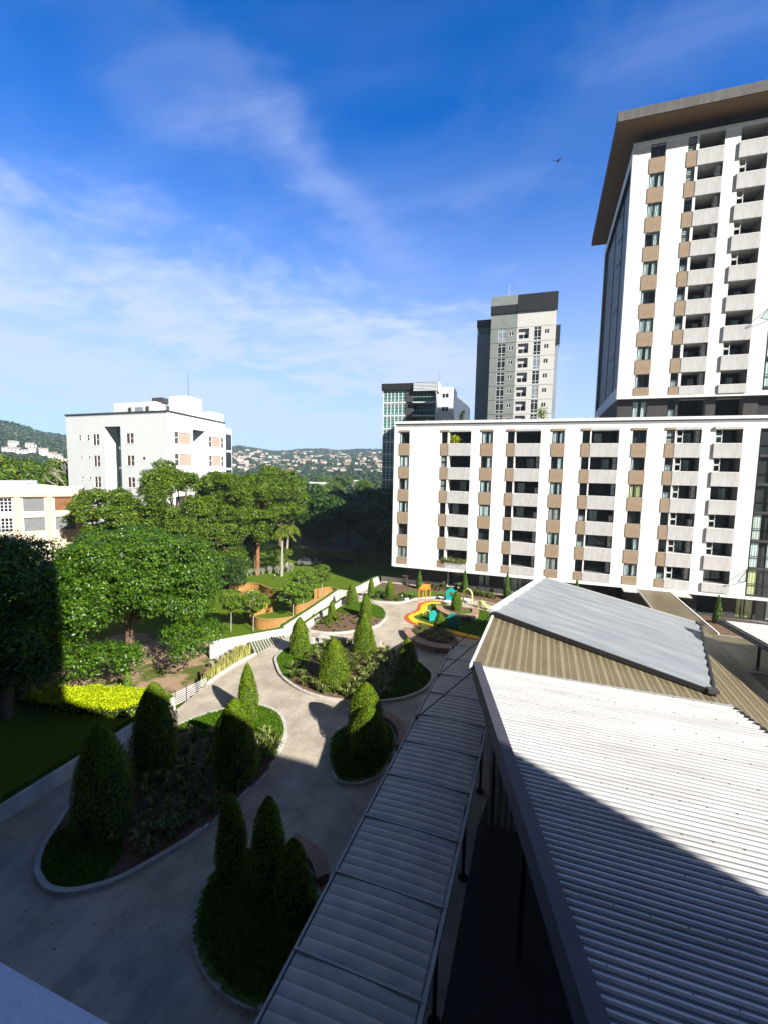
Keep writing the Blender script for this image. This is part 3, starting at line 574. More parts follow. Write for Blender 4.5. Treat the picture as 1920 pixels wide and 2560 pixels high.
def smallwin(parent,x,z,w,h,cols,rows,gm,y=.04,name='window',fm=wf,t=.08):
    k=('sw',w,h,cols,tuple(rows),gm.name)
    if k not in DD:
        f=MB()
        for i in range(cols+1): xx=w*i/cols; f.box(xx-t/2,xx+t/2,-.03,.06,0,h,fm)
        for r_ in rows: f.box(t/2,w-t/2,-.025,.055,h*r_-t/2,h*r_+t/2,fm)
        g=MB(); g.poly([(0,.03,0),(w,.03,0),(w,.03,h),(0,.03,h)],gm); DD[k]=(f.data(name),g.data('pane'))
    o=link(name,DD[k][0],parent,(x,y,z)); link('pane',DD[k][1],o); return o
pan=mat('dark_pane',(0.02,0.024,0.03),0.12,.1,1,0,0,.6); panl=mat('sky_pane',(0.25,0.3,0.36),0.15,.2,1,0,0,.6)
for i,z in enumerate(fl[1:9]):
    smallwin(gt,1.6,z+.25,1.6,2.55,2,(0,.22,.78,1),panl if i in(0,) else pan); smallwin(gt,3.8,z+1.35,.95,.95,2,(0,1),pan,t=.12); smallwin(gt,8.75,z+.2,1.4,2.65,2,(0,.22,.78,1),panl if i in (2,4) else pan); smallwin(gt,10.8,z+1.35,.9,.9,2,(0,1),pan,t=.1)
    o=smallwin(gt,5.7,z+.65,2.0,.95,2,(0,1),pan,y=.5); q=MB(); q.box(5.7,7.7,.46,.49,z+1.6,z+2.6,g2); q.build('blind',gt)
gb=MB(); gb.tube((3.2,3,52),(3.2,3,55.2),.04,.02,wf,6); gb.build('antenna',gt)
# ------------------------------------------------------------ glass fronted tower
gl=thing('glass_tower','mid-height tower with teal glazing in white grids, left of the long block','tower',(-35.98,100.07,0),R_(4.6))
tw_=MB(); tw_.box(.35,5.6,.25,10,0,33.6,slate); tw_.build('wall',gl)
tp=MB(); tp.poly([(.3,.2,0),(5.6,.2,0),(5.6,.2,33.6),(.3,.2,33.6)],mat('teal_pane',(0.045,0.21,0.20),0.12,.25,.5,0,0,.7,stretch=(1,1,.3))); tp.build('glazing',gl)
gr=MB()
for i in range(7): x=.3+5.3*i/6; gr.box(x-.07,x+.07,.06,.19,0,33.6,wf)
for j in range(12):
    z=31.0-2.95*j
    gr.box(.2,5.7,.0,.19,z-.3,z+.02,wf)
    for d_ in (.45,1.15,1.85,2.35): gr.box(.25,5.6,.08,.185,z+d_-.03,z+d_+.03,wf)
gr.build('mullion_grid',gl)
q=MB(); q.box(-.1,7.4,-.4,10,33.6,35.1,blackm); q.build('roof_band',gl)
q=MB(); q.box(5.61,7.3,-.05,10,0,33.6,charcoal); q.box(5.61,7.3,-.07,-.05,30.7,30.78,blackm); q.build('dark_pier',gl)
q=MB(); q.box(7.31,12.5,3,10,0,32.6,roomdark); q.box(12.5,12.62,-.9,10,0,34.6,g2); q.build('core_wall',gl)
for i,z in enumerate((30.8,27.85,24.9,21.95)):
    q=MB(); q.box(7.32,12.48,-1.0,3,z-.18,z+.02,wf); q.build('balcony_slab',gl)
    q=MB(); q.box(7.34,12.45,-.98,-.94,z+.02,z+1.05,tealg); q.box(7.34,12.45,-1.0,-.92,z+1.05,z+1.1,wf); q.build('glass_rail',gl)
    smallwin(gl,7.6,z+.05,4.8,2.4,6,(0,1),mat('teal_pane',0),y=2.8,name='sliding_door')
q=MB()
for k in range(6): q.box(7.45,12.9,-.9-.0,-.8,33.25+.3*k,33.43+.3*k,sideblue)
q.box(7.45,12.9,-.7,3,33.15,35.1,charcoal); q.box(12.9,13.1,-.95,3,33,35.2,g2); q.build('roof_screen',gl)
gw=MB(); facade(gw,12.62,16.2,0,34.3,[(13.6,15.1,z+1.3,z+2.3,.1) for z in (30.6,27.65,24.7)],mat('warm_white',(0.78,0.77,0.73),.85,.04,.5),y=1.5); gw.poly([(16.2,1.5,0),(16.2,9,0),(16.2,9,34.3),(16.2,1.5,34.3)],slated); gw.build('white_wall',gl)
for z in (30.6,27.65,24.7): smallwin(gl,13.6,z+1.3,1.5,1.0,2,(0,1),pan,y=1.56,t=.1)
q=MB(); q.prism([(16.21,4),(19.2,6),(19.2,12),(16.21,12)],0,lambda x,y:32.9-(x-16.2)*.75,slated); q.build('dark_wing',gl)
q=MB(); q.tube((12.9,1,35.1),(12.9,1,37.6),.035,.02,charcoal,6); q.build('antenna',gl)
# ------------------------------------------------------------ white office building on the left
d_=76/70.
O=Vector((-55.49*d_,55.91*d_,0)); zt=15.8+8.15*d_
o1=Vector((-79.45*d_,57.24*d_,0)); o2=Vector((-59.14*d_,73.99*d_,0))
ob=thing('office_building','white four-storey office building with tall teal recesses, behind the trees on the left','building',(0,0,0))
wgrey=mat('pale_render',(0.70,0.735,0.75),0.85,0.03,.4); tealw=mat('teal_wall',(0.075,0.16,0.18),.5,.12,.3); copd=mat('navy_coping',(0.05,0.06,0.075),.6,.1,1)
v1=(o1-O); L1=v1.length; v2=(o2-O); L2=v2.length
def frame(p0,p1):
    d=(p1-p0); return math.atan2(d.y,d.x),d.length
# face 1 runs from o1 (left) to O ; local x along, outward normal = -y local
a1,_=frame(o1,O); a2,_=frame(O,o2)
def piece(name,mb,p0,ang,parent=ob): return mb.build(name,parent,(p0.x,p0.y,0),ang)
P1=lambda px: px   # fractions along faces from the photo
f1=[]; 
def fx1(u): return L1*u
R3=[zt-5.45,zt-9.35,zt-13.2,zt-17]
for i,z in enumerate(R3):
    if i==0: f1+=[(fx1(.135),fx1(.16),z+.7,z+1.85+.0,.12),(fx1(.222),fx1(.25),z+.7,z+1.85,.12)]
    else: f1+=[(fx1(.145),fx1(.165),z+1.2,z+1.85,.12),(fx1(.228),fx1(.25),z+1.2,z+1.85,.12),(fx1(.765),fx1(.797),z+1.15,z+1.8,.12)]
    f1+=[(fx1(.285),fx1(.352),z-.2,z+1.95,.12),(fx1(.62),fx1(.692),z+.1,z+2.0,.12)]
    if i==0: pass
f1.append((fx1(.405),fx1(.565),1,zt-2.25,2.6,tealw,white,charcoal))
q=MB(); facade(q,0,L1,0,zt-.0,f1,wgrey,white); piece('front_wall',q,o1,a1)
for i,z in enumerate(R3[:3]):
    ww=[(.285,.352,z-.2,2.15),(.62,.692,z+.1,1.9)]+([(.135,.16,z+.7,1.15),(.222,.25,z+.7,1.15)] if i==0 else [(.145,.165,z+1.2,.65),(.228,.25,z+1.2,.65),(.765,.797,z+1.15,.65)])
    for a,b,zz,hh in ww:
        w_=round(fx1(b-a),2); key=('ow',w_,hh)
        if key not in DD:
            f=MB(); t=.07
            f.box(-.08,w_+.08,-.05,.05,-.08,0,white); f.box(0,t,0,.09,0,hh,white); f.box(w_-t,w_,0,.09,0,hh,white); f.box(t,w_-t,0,.09,0,t,white); f.box(t,w_-t,0,.09,hh-t,hh,white)
            if w_>1.2: f.box(w_/2-.05,w_/2+.05,-.01,.08,t,hh-t,white)
            if hh>1: f.box(t if w_<1.2 else w_/2+.05,w_-t,-.005,.08,hh*.48,hh*.48+.09,white)
            g=MB(); g.poly([(t,.06,t),(w_-t,.06,t),(w_-t,.06,hh-t),(t,.06,hh-t)],mat('brown_pane',(0.10,0.075,0.065),.2,.3,1,0,0,.5)); DD[key]=(f.data('window'),g.data('pane'))
        u=Vector((math.cos(a1),math.sin(a1),0)); p=o1+u*fx1(a); o=link('window',DD[key][0],ob,(p.x,p.y,zz),a1); link('pane',DD[key][1],o)
# slab bands inside the recess
q=MB()
for z in (zt-6.2,zt-9.9,zt-13.6): q.box(fx1(.447),fx1(.545),1.9,2.55,z,z+.45,white)
q.box(fx1(.545),fx1(.565)-.02,.6,2.5,1,zt-2.3,charcoal)
piece('recess_band',q,o1,a1)
f2=[]
for i,z in enumerate((zt-5.3,zt-9.1,zt-12.9,zt-16.7)):
    f2+=[(L2*.09,L2*.36,z,z+2.25,.15),(L2*.66,L2*.965,z,z+2.25,.15)]
f2.append((L2*.385,L2*.60,1,zt-2.3,2.6,tealw,white,charcoal))
q=MB(); facade(q,0,L2,0,zt,f2,white,white); piece('side_wall',q,O,a2)
shut=mat('beige_blind',(0.46,0.36,0.28),.8,.08,3,stretch=(1,1,6)); panb=mat('brown_pane',0)
for i,z in enumerate((zt-5.3,zt-9.1,zt-12.9)):
    for a,b in ((.09,.36),(.66,.965)):
        w_=L2*(b-a); f=MB(); t=.1
        for x in (0,w_*.24,w_-t) if a<.5 else (0,w_*.2,w_*.8,w_-t): f.box(x,x+t,-.03,.1,0,2.25,white)
        f.box(t,w_-t,-.025,.095,0,t,white); f.box(t,w_-t,-.025,.095,2.15,2.25,white); f.box(t,w_*.22,-.02,.09,1.1,1.22,white)
        if a>.5: f.box(w_*.8+t,w_-t,-.02,.09,1.1,1.22,white)
        u=Vector((math.cos(a2),math.sin(a2),0)); p=O+u*L2*a; o=f.build('window',ob,(p.x,p.y,z),a2)
        g=MB(); x0=w_*.24 if a<.5 else w_*.2; x1=w_ if a<.5 else w_*.8; g.poly([(x0,.06,.05),(x1,.06,.05),(x1,.06,2.2),(x0,.06,2.2)],shut); g.poly([(0,.06,.05),(x0,.06,.05),(x0,.06,2.2),(0,.06,2.2)],panb)
        if a>.5: g.poly([(x1,.06,.05),(w_,.06,.05),(w_,.06,2.2),(x1,.06,2.2)],panb)
        g.build('pane',o)
back=o1+(o2-O)
q=MB(); q.prism([(o1.x,o1.y),(O.x,O.y),(o2.x,o2.y),(back.x,back.y)],zt-.3,zt-.25,copgrey)
for p0,p1 in ((o2,back),(back,o1)): q.poly([(p0.x,p0.y,0),(p1.x,p1.y,0),(p1.x,p1.y,zt),(p0.x,p0.y,zt)],wgrey)
q.build('roof_deck',ob)
q=MB(); q.box(-.15,L1+.15,-.15,.2,zt,zt+.22,copd); piece('front_coping',q,o1,a1); q=MB(); q.box(.2,L2,-.15,.2,zt+.003,zt+.223,copd); piece('side_coping',q,O,a2)
# rooftop volumes
ctr=(O+o1)/2+(o2-O)*.5
def upos(u,v): return o1+(O-o1)*u+(o2-O)*v
def volume(name,u0,u1,v0,v1,z0,z1,mt,mtop=None):
    q=MB(); pts=[upos(u0,v0),upos(u1,v0),upos(u1,v1),upos(u0,v1)]; q.prism([(p.x,p.y) for p in pts],z0,z1,mt,mtop); return q.build(name,ob)
volume('penthouse',.27,.69,.30,.75,zt,zt+2.9,wgrey,white); volume('stair_tower',.76,.92,.42,.70,zt,zt+4.1,white); volume('side_penthouse',.5,1.0,.74,.97,zt,zt+1.8,white)
volume('roof_tank',.60,.70,.4,.5,zt+2.9,zt+3.9,charcoal); volume('penthouse_window',.50,.58,.293,.2995,zt+1.0,zt+1.9,slate); volume('penthouse_door',.43,.455,.29,.2995,zt,zt+1.9,charcoal); volume('penthouse_door',.61,.635,.29,.2995,zt,zt+2.0,charcoal)
q=MB(); p=upos(.9,.5); q.tube((p.x,p.y,zt+1),(p.x,p.y,zt+8.5),.05,.03,charcoal,6); q.build('antenna',ob)
q=MB(); e0=o2; u=(o2-O).normalized(); q.prism([(e0.x,e0.y),(e0.x+u.x*3,e0.y+u.y*3),(e0.x+u.x*3-4,e0.y+u.y*3),(e0.x-4,e0.y)],0,zt-.9,wgrey); q.build('rear_wing',ob)
q=MB(); 
for k in range(5): q.box(.2,2.6,-.06,.0,zt-5.5-3.8*k,zt-2.2-3.8*k,pan)
piece('rear_window',q,o2+Vector((0.02,0,0)),a2)
# ------------------------------------------------------------ cream and pink building at the left edge
PR=Vector((-60.0,44.4,0)); PL=Vector((-65.2,37.9,0)); dv=(PR-PL).normalized(); P0=PR-dv*22+dv*.5; ang=math.atan2(dv.y,dv.x)
pk=thing('school_building','cream tiled two-storey building with pink pillars and roller blinds at the left edge','building',(P0.x,P0.y,0),ang)
LL=22.0; pinkm=mat('pink_render',(0.66,0.44,0.34),.85,.06,1.5,.2); greyb=mat('grey_blind',(0.17,0.18,0.19),.8,.08,2); brownb=mat('brown_blind',(0.20,0.095,0.035),.8,.15,2)
bayw=LL/6.; hh=[]
s0=[LL-.3-(i+1)*3.35 for i in range(6)]
for i,x in enumerate(s0):
    for z in (9.55,6.95): hh.append((x+.35,x+2.75,z-.2,z+1.55,.25))
q=MB(); facade(q,0,LL,-1,11.3,hh,pinktile)
for (x0,x1,za,zb) in ((0,LL,0,0),): pass
prof=[(0,11.9),(LL-8.2,12.35),(LL-5,12.95),(LL-3.2,12.75),(LL,12.15)]
q.poly([(0,0,11.3),(LL,0,11.3)]+[(x,0,z) for x,z in prof[::-1]],pinktile)
q.poly([(LL,0,-1),(LL,12,-1),(LL,12,12.15),(LL,0,12.15)],pinktile)
q.build('wall',pk)
q=MB()
for i in range(6): x=LL-.3-i*3.35; q.box(x-.28,x+.28,-.18,-.004,-1,11.25,pinkm)
q.box(0,LL,-.22,-.004,11.25,11.6,pinkm); q.build('pillar_and_beam',pk)
for i,x in enumerate(s0):
    for z in (9.55,6.95):
        w_=2.4; b=MB()
        if i in (0,1): b.box(0,.18,.0,.08,0,1.75,wf); b.box(.18,2.4,.05,.09,.05,1.75,brownb if (i==0 and z>9) else greyb)
        else:
            b.poly([(0,.12,0),(w_,.12,0),(w_,.12,1.75),(0,.12,1.75)],pan)
            for k in range(7): b.box(w_*k/6-.04,w_*k/6+.04,.0,.1,0,1.75,wf)
            for k in range(5): b.box(0.04,w_,.02,.09,1.75*k/4-.03,1.75*k/4+.03,wf)
        b.build('window',pk,(x+.35,.12,z-.2))
q=MB(); q.prism([(0,0.02),(LL,0.02),(LL,12),(0,12)],lambda x,y:11.6,lambda x,y:12.1 if y>5 else 12.1,wf); q.box(0,LL-6,.4,12,12.1,13.0,wf); q.build('roof',pk)
q=MB(); q.box(0,LL+3,-3.2,-3.0,-1,5.4,pinktile); q.build('plinth_wall',pk)
q=thing('boundary_wall','weathered grey concrete wall beside the cream building, behind the rain trees','wall',(PR.x,PR.y,0),ang)
b=MB(); b.box(.6,16,-.5,-.2,-1,7.4,mat('weathered_concrete',(0.30,0.31,0.27),.9,.35,.8,.4)); b.build('wall_panel',q)
# ------------------------------------------------------------ photographer's building (outside the frame but for its ledge)
pb=thing('viewpoint_building','pale ledge of the viewpoint building in the bottom left corner','building',(0,0,0))
pbm=mat('viewpoint_render',(0.16,0.16,0.17),.9,.05,1)
q=MB(); q.box(-60,7.0,-26,-.6,-1,44,pbm); q.build('tall_wing',pb)
q=MB(); q.box(7.01,25.5,-26,-.6,-1,26.2,pbm); q.build('low_wing',pb)
q=MB(); q.box(-6,-.55,-.59,.78,13.0,14.3,mat('ledge_paint',(0.62,0.66,0.72),.8,.04,3,.2)); q.build('ledge',pb)
# ------------------------------------------------------------ covered walkway
wk=thing('covered_walkway','long polycarbonate walkway canopy running from the bottom edge past the round beds','canopy',(0,0,0))
poly1=mat('walkway_sheet',(0.42,0.39,0.32),.38,.14,1.2,.15,0,.4,col2=(0.31,0.29,0.245)); poly1.node_tree.nodes['Principled BSDF'].inputs['Roughness'].default_value=.4
XL,XR=-5.56,-2.06; y=31.45; k=0
framec=mat('canopy_frame',(0.36,0.355,0.33),.5,.1,3,0,0)
while y>0.3:
    y0=y-2.45; q=MB(); n=42; rows=[]
    for j in range(n+1):
        yy=y0+.05+2.35*j/n; z=3.2+.018*abs(math.sin(math.pi*j/6))**.6
        rows.append((yy,z))
    nx=8
    for j in range(n):
        for i in range(nx):
            xa=XL+.1+(XR-XL-.2)*i/nx; xb=XL+.1+(XR-XL-.2)*(i+1)/nx; ba=.05*math.sin(math.pi*i/nx); bb=.05*math.sin(math.pi*(i+1)/nx)
            q.poly([(xa,rows[j][0],rows[j][1]+ba),(xb,rows[j][0],rows[j][1]+bb),(xb,rows[j+1][0],rows[j+1][1]+bb),(xa,rows[j+1][0],rows[j+1][1]+ba)],poly1)
    q.build('roof_sheet',wk,smooth=True)
    q=MB(); q.box(XL,XR,y-.035,y+.035,3.05,3.27,framec); q.build('cross_beam',wk); y-=2.45
q=MB(); q.box(XL-.02,XL+.05,.2,31.5,3.06,3.235,framec); q.build('edge_beam',wk)
q=MB(); q.box(XR-.05,XR+.06,.2,31.5,3.06,3.24,framec); q.build('edge_beam',wk)
for y in (6.4,11.4,16.34,21.36,26.4,31.2):
    q=MB(); q.tube((-2.19,y,0),(-2.19,y,3.06),.065,.065,darkmetal,10); q.tube((-2.19,y,0),(-2.19,y,.05),.2,.2,darkmetal,12); q.build('post',wk)
for i,(y,) in enumerate(((21.2,),(26.3,),(30.9,))):
    b=thing('tie_rod','',"rod"); tag(b,['thin dark tie rod nearest the camera, holding up the walkway canopy edge','thin dark tie rod, middle one of three above the walkway canopy','thin dark tie rod by the brick planter, farthest of three over the walkway canopy'][i],'tie rod','tie rods over the walkway canopy')
    q=MB(); q.tube((XL+.1,y,3.25),(-2.62,y,6.3),.028,.028,darkmetal,6); q.build('bar',b); q=MB(); q.box(XL+.03,XL+.17,y-.06,y+.06,3.2,3.34,darkmetal); q.build('bracket',b)
# ------------------------------------------------------------ pavilion with folded roofs
pv=thing('pavilion','large pavilion with corrugated white roof, olive translucent bay and blue-grey raised roof','pavilion',(0,0,0))
def nodecorr(name,col,rough):
    return mat(name,col,rough,.05,.6,0,0,.5)
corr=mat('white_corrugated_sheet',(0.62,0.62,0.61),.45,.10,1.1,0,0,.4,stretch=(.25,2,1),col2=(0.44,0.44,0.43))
corrd=mat('dark_valley_sheet',(0.20,0.205,0.205),.5,.1,2,0,0,.4,stretch=(.3,2,1),col2=(0.12,0.123,0.125))  # darker tone for the valley pans; stripe contrast comes from the colour
# near roof: parallelogram, left edge (-2.66,20.6)->(7,-?) slope -0.287
def nlx(y): return -2.3+(20.5-y)*.287
def near(x,y): return 6.78
q=MB(); per=.19; y=20.45; 
prof=[(0,0),(.025,.05),(.075,.05),(.10,0)]
nseg=3
ys=[]; 
while y>-.4:
    for dy,dz in prof: ys.append((y-dy,6.74+dz))
    y-=per
for i in range(len(ys)-1):
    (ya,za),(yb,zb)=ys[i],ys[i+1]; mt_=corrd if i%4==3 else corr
    for s_ in range(nseg):
        t0=s_/nseg;t1=(s_+1)/nseg; W_=9.75; za_,zb_=za+.012*(nseg-s_),zb+.012*(nseg-s_)
        q.poly([(nlx(yb)+W_*t0,yb,zb_),(nlx(yb)+W_*t1,yb,zb_-.009),(nlx(ya)+W_*t1,ya,za_-.009),(nlx(ya)+W_*t0,ya,za_)],mt_)
sc=q; rr=random.Random(3); 
for j in range(15):
    yy=20.41-.19*7*j
    for i in range(14):
        x=nlx(yy)+.4+.66*i+rr.uniform(-.02,.02); sc.box(x-.01,x+.01,yy-.02,yy,6.78,6.835,charcoal)
q.build('corrugated_roof',pv)
q=MB(); A=[(-2.68,20.62),(nlx(-.5)-.38,-.5)]; B=[(-2.30,20.6),(nlx(-.5)-.0,-.5)]; ribbon(q,A,B,6.15,6.92,fasc); q.build('fascia',pv)
q=MB(); q.box(-2.3,nlx(20.6)+9.78,20.5,20.6,6.55,6.8,framec); q.build('roof_edge',pv)
q=MB(); 
for j in range(80):
    yy=20.4-.25*j; x=nlx(yy)+9.75; q.box(x-.05,x+.10,yy-.17,yy,6.66,6.80,darkmetal)
q.build('serrated_trim',pv)
q=MB(); ribbon(q,[(nlx(20)+9.6,20),(nlx(-.4)+9.6,-.4)],[(nlx(20)+9.4,20),(nlx(-.4)+9.4,-.4)],3.2,6.6,charcoal); q.build('side_wall',pv)
# olive translucent slope
def oz(x,y): return 6.8-.25*(x+2.5)
op=[(-2.66,20.2),(13.4,20.2),(13.5,43.6),(.75,42.3),(-2.48,28.3)]
q=MB(); q.prism(op,lambda x,y:oz(x,y)-.05,lambda x,y:oz(x,y),olivem); q.build('translucent_roof',pv)
st=MB()
def linex(y):  # left boundary of olive
    return -2.48+(y-28.3)*.231 if y>28.3 else -2.66+(y-20.2)*.0222
x=-2.2; i=0
while x<13:
    ya=20.2; yb=28.6+max(0,(x+2.4))*4.3; yb=min(yb,42.5); w=.07 if i%2 else .17
    st.poly([(x,ya,oz(x,ya)+.006),(x+w,ya,oz(x+w,ya)+.006),(x+w,yb,oz(x+w,yb)+.006),(x,yb,oz(x,yb)+.006)],olives); x+=.33 if i%2 else .38; i+=1
for yy in (22.3,24.6,26.9,29.3,31.7): st.poly([(linex(yy),yy,oz(linex(yy),yy)+.009),(13,yy,oz(13,yy)+.009),(13,yy+.05,oz(13,yy)+.009),(linex(yy),yy+.05,oz(linex(yy),yy)+.009)],olives)
st.build('roof_strip',pv)
q=MB(); ribbon(q,[(-2.78,20.2),(-2.58,28.35)],[(-2.66,20.2),(-2.47,28.3)],6.62,6.90,wf); q.build('edge_trim',pv)
# raised blue-grey roof: slopes down to the right
bl=mat('blue_grey_sheet',(0.26,0.285,0.30),.5,.10,.35,.05,0,.35,stretch=(1,3.5,1),col2=(0.19,0.215,0.235))
def rz(x,y): return 7.10-.25*(x+2.5)
c00=(-2.46,28.05);c10=(9.22,28.0);c11=(13.1,44.1);c01=(.56,42.3)
q=MB(); nu,nv=60,6
def bil(u,v): return tuple((1-u)*(1-v)*c00[i]+u*(1-v)*c10[i]+u*v*c11[i]+(1-u)*v*c01[i] for i in (0,1))
nv=90; nu=4
for j in range(nv):
    for i in range(nu):
        P_=[]
        for (a,b) in ((i,j),(i+1,j),(i+1,j+1),(i,j+1)):
            x,y=bil(a/nu,b/nv); P_.append((x,y,rz(x,y)+.035*math.sin(b*2*math.pi/9)))
        q.poly(P_,bl)
q.build('raised_roof',pv,smooth=True)
def edge(name,a,b,d,z0,z1,mt):
    q=MB(); v=Vector((b[0]-a[0],b[1]-a[1],0)).normalized(); n=Vector((v.y,-v.x,0))*d
    pts=[a,b,(b[0]+n.x,b[1]+n.y),(a[0]+n.x,a[1]+n.y)]; q.prism(pts,lambda x,y:rz(x,y)+z0,lambda x,y:rz(x,y)+z1,mt); q.build(name,pv)
edge('gutter',c00,c10,.16,-.22,.05,darkmetal); edge('gutter',c10,c11,.14,-.28,.07,darkmetal); edge('white_trim',c01,c00,.28,-.1,.12,wf); edge('verge',c01,c00,.36,-.3,-.11,framec); edge('ridge_trim',c11,c01,.14,-.12,.05,framec)
q=MB(); q.box(12.85,13.35,43.7,44.25,rz(13,44)-.1,rz(13,44)+.14,charcoal); q.build('corner_cap',pv); q=MB(); q.box(8.9,9.4,27.7,28.1,rz(9,28)-.1,rz(9,28)+.12,charcoal); q.build('corner_cap',pv)
# low flat canopies to the right and up to the long block
q=MB(); q.prism([(13.0,19),(26,19),(26,43.4),(13.0,43.4)],2.55,2.62,olivem); q.prism([(9.8,0),(13,0),(13,20.1),(9.8,20.1)],2.55,2.62,olivem); q.prism([(13,0),(26,0),(26,19),(13,19)],2.551,2.621,olivem); q.build('low_canopy',pv)
q=MB(); q.prism([(10.7,43.6),(14.3,43.5),(13.9,57.0),(10.6,57.0)],2.60,2.68,olivem); 
for k in range(5): q.prism([(10.66,45.3+2.4*k),(14.2,45.3+2.4*k),(14.2,45.36+2.4*k),(10.66,45.36+2.4*k)],2.684,2.69,olives)
q.build('link_canopy',pv)
q=MB(); q.box(10.56,10.68,43.6,57,2.58,2.74,framec); q.prism([(14.26,43.5),(14.38,43.5),(14.0,57),(13.88,57)],2.58,2.74,wf); q.build('link_trim',pv)
q=MB(); q.box(11.2,26,35.72,35.82,2.66,2.72,wf); q.build('white_flashing',pv)
q=MB(); q.prism([(13,30.4),(26,24),(26,24.06),(13,30.46)],2.62,2.632,charcoal); q.prism([(13.4,43),(22,31),(22.06,31),(13.46,43)],2.62,2.633,olives); q.build('sheet_seam',pv)
for x0,x1 in ((9.05,10.5),(14.15,15.6)):
    q=MB(); q.prism([(x0,55.4),(x1,55.4),(x1,57.0),(x0,57.0)],2.62,2.72,wallw); q.build('side_canopy',pv)
for (x,y) in ((-1.5,20),(2,8.5),(.0,14),(-1.6,27.5),(1.2,41),(11.2,42.5),(8.7,28.4),(10.9,50),(13.9,50),(20,42.5)):
    q=MB(); q.tube((x,y,0),(x,y,min(oz(x,y)-.06,6.6) if y<43 and x<13 else 2.55),.09,.09,darkmetal,8); q.build('column',pv)
q=MB(); q.prism([(1.2,19),(8,19),(10,2),(6.5,2),(3.2,8)],0,3.4,charcoal); q.build('inner_wall',pv)
q=MB()
for k in range(9): q.box(-1.6+.28*k,-1.48+.28*k,19.4,19.46,0,4.2,wallw)
q.build('slat_screen',pv)
struct(MB().prism([(-2.0,-5),(-2.0,19),(-1,28),(9.5,28),(9.5,-5)],-.02,.006,mat('pavilion_floor_tile',(0.035,0.035,0.035),.7,.15,2)).build('pavilion_floor'))  # near-black floor colour carries the deep shade under the roof
# second white roof at the right edge
w3=thing('canopy_roof','white corrugated canopy roof with black gutter at the right edge of the photo','canopy',(0,0,0))
q=MB(); y=39.6; ys=[]
while y>20:
    for dy,dz in prof: ys.append((y-dy*1.2,4.9+dz))
    y-=.3
def lx3(y): return 13.35+(39-y)*.2
for i in range(len(ys)-1):
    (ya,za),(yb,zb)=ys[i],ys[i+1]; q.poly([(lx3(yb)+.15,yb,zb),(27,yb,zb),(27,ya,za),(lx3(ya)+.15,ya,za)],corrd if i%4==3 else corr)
q.build('corrugated_sheet',w3); q=MB(); ribbon(q,[(12.95,39.5),(16.8,20)],[(13.4,39.5),(17.2,20)],4.65,4.93,darkmetal); ribbon(q,[(12.8,39.5),(16.7,20)],[(12.94,39.5),(16.79,20)],4.72,4.86,charcoal); q.build('gutter',w3); q=MB(); q.box(12.9,27,39.6,39.85,4.6,5.0,charcoal); q.build('edge_trim',w3)
for x,y in ((14.6,37),(17.5,24),(24,38)):
    q=MB(); q.tube((x,y,0),(x,y,4.7),.1,.1,darkmetal,8); q.build('column',w3)
# ------------------------------------------------------------ terrace walls on the left
def wallthing(name,label,cat,pts,w,z0,z1,mt,hedge=None,closed=False):
    t=thing(name,label,cat); B_=offset(pts,w,False); q=MB(); ribbon(q,pts,B_,z0,z1,mt); q.build('wall_face',t)
    if hedge: 
        A2=offset(pts,w*.22,False); B2=offset(pts,w*.78,False); q=MB(); f1_=(lambda p:(z1(p) if callable(z1) else z1)-.02); ribbon(q,A2,B2,z0,lambda p:f1_(p)+hedge*.35,grassm); q.build('trough_planting',t)
        n=int(sum(math.dist(pts[i],pts[i+1]) for i in range(len(pts)-1))*260); P_=[]
        for _ in range(n):
            i=rng.integers(0,len(A2)-1); u,v=rng.random(),rng.random(); a=np.array(A2[i])*(1-u)+np.array(A2[i+1])*u; b=np.array(B2[i])*(1-u)+np.array(B2[i+1])*u; p=a*(1-v)+b*v; P_.append((p[0],p[1],f1_(tuple(p))+hedge*.35))
        P_=np.array(P_); T_=P_+np.stack([rng.normal(0,.04,n),rng.normal(0,.04,n),rng.uniform(.3,1,n)*hedge*.7],1); link('trough_grass',blades('trough_grass',P_,T_,.03,leafG),t)
    return t
wallthing('retaining_wall','long grey retaining wall with a dark grassy top, beside the shaded path at lower left','wall',[(-21.7,-4),(-21.7,12),(-21.75,18.6),(-21.8,22.0)],-.55,-1.2,.8,mat('stained_wall',(0.78,0.78,0.73),.9,.2,.9,.4,stretch=(1,1,.35),col2=(0.46,0.47,0.45)),.22)
wallthing('retaining_wall','white wall with a green top rising beside the sword-leaf bed, left of the path','wall',[(-26.6,30.85),(-24.4,33.5),(-22.35,36.1)],-.5,-1.3,.58,wallw,.14)
wallthing('retaining_wall','white garden wall with a green stripe on top, beside the wooden fences','wall',[(-22.5,36.2),(-22.6,39),(-22.7,42),(-23.0,47),(-23.2,50.1)],-.55,-1.2,.72,wallw,.14)
wallthing('retaining_wall','short white end wall with a green top, turning towards the long block','wall',[(-23.25,50.3),(-22.0,50.4),(-21.6,54.5),(-21.2,59.2)],-.45,-1.2,.66,wallw,.12)
wallthing('retaining_wall','low cream wall at the far corner of the garden, in front of the dark lawn','wall',[(-21.0,59.3),(-18.1,59.2),(-17.3,59.2)],-.35,-.5,.62,wallw,.08)
wallthing('planter_wall','lower inner white wall with a green top, behind the palm bed','wall',[(-21.25,38.2),(-21.35,41.5),(-21.3,44.7),(-21.25,48.0)],-.4,-.1,.55,wallw,.14)
# landing kerb by the steps
wallthing('planter_wall','short white kerb wall in front of the yellow sword-leaf plants','wall',[(-22.15,25.4),(-22.35,27.5),(-22.35,29.5),(-22.1,31.2)],-.16,-.3,.15,wallw)
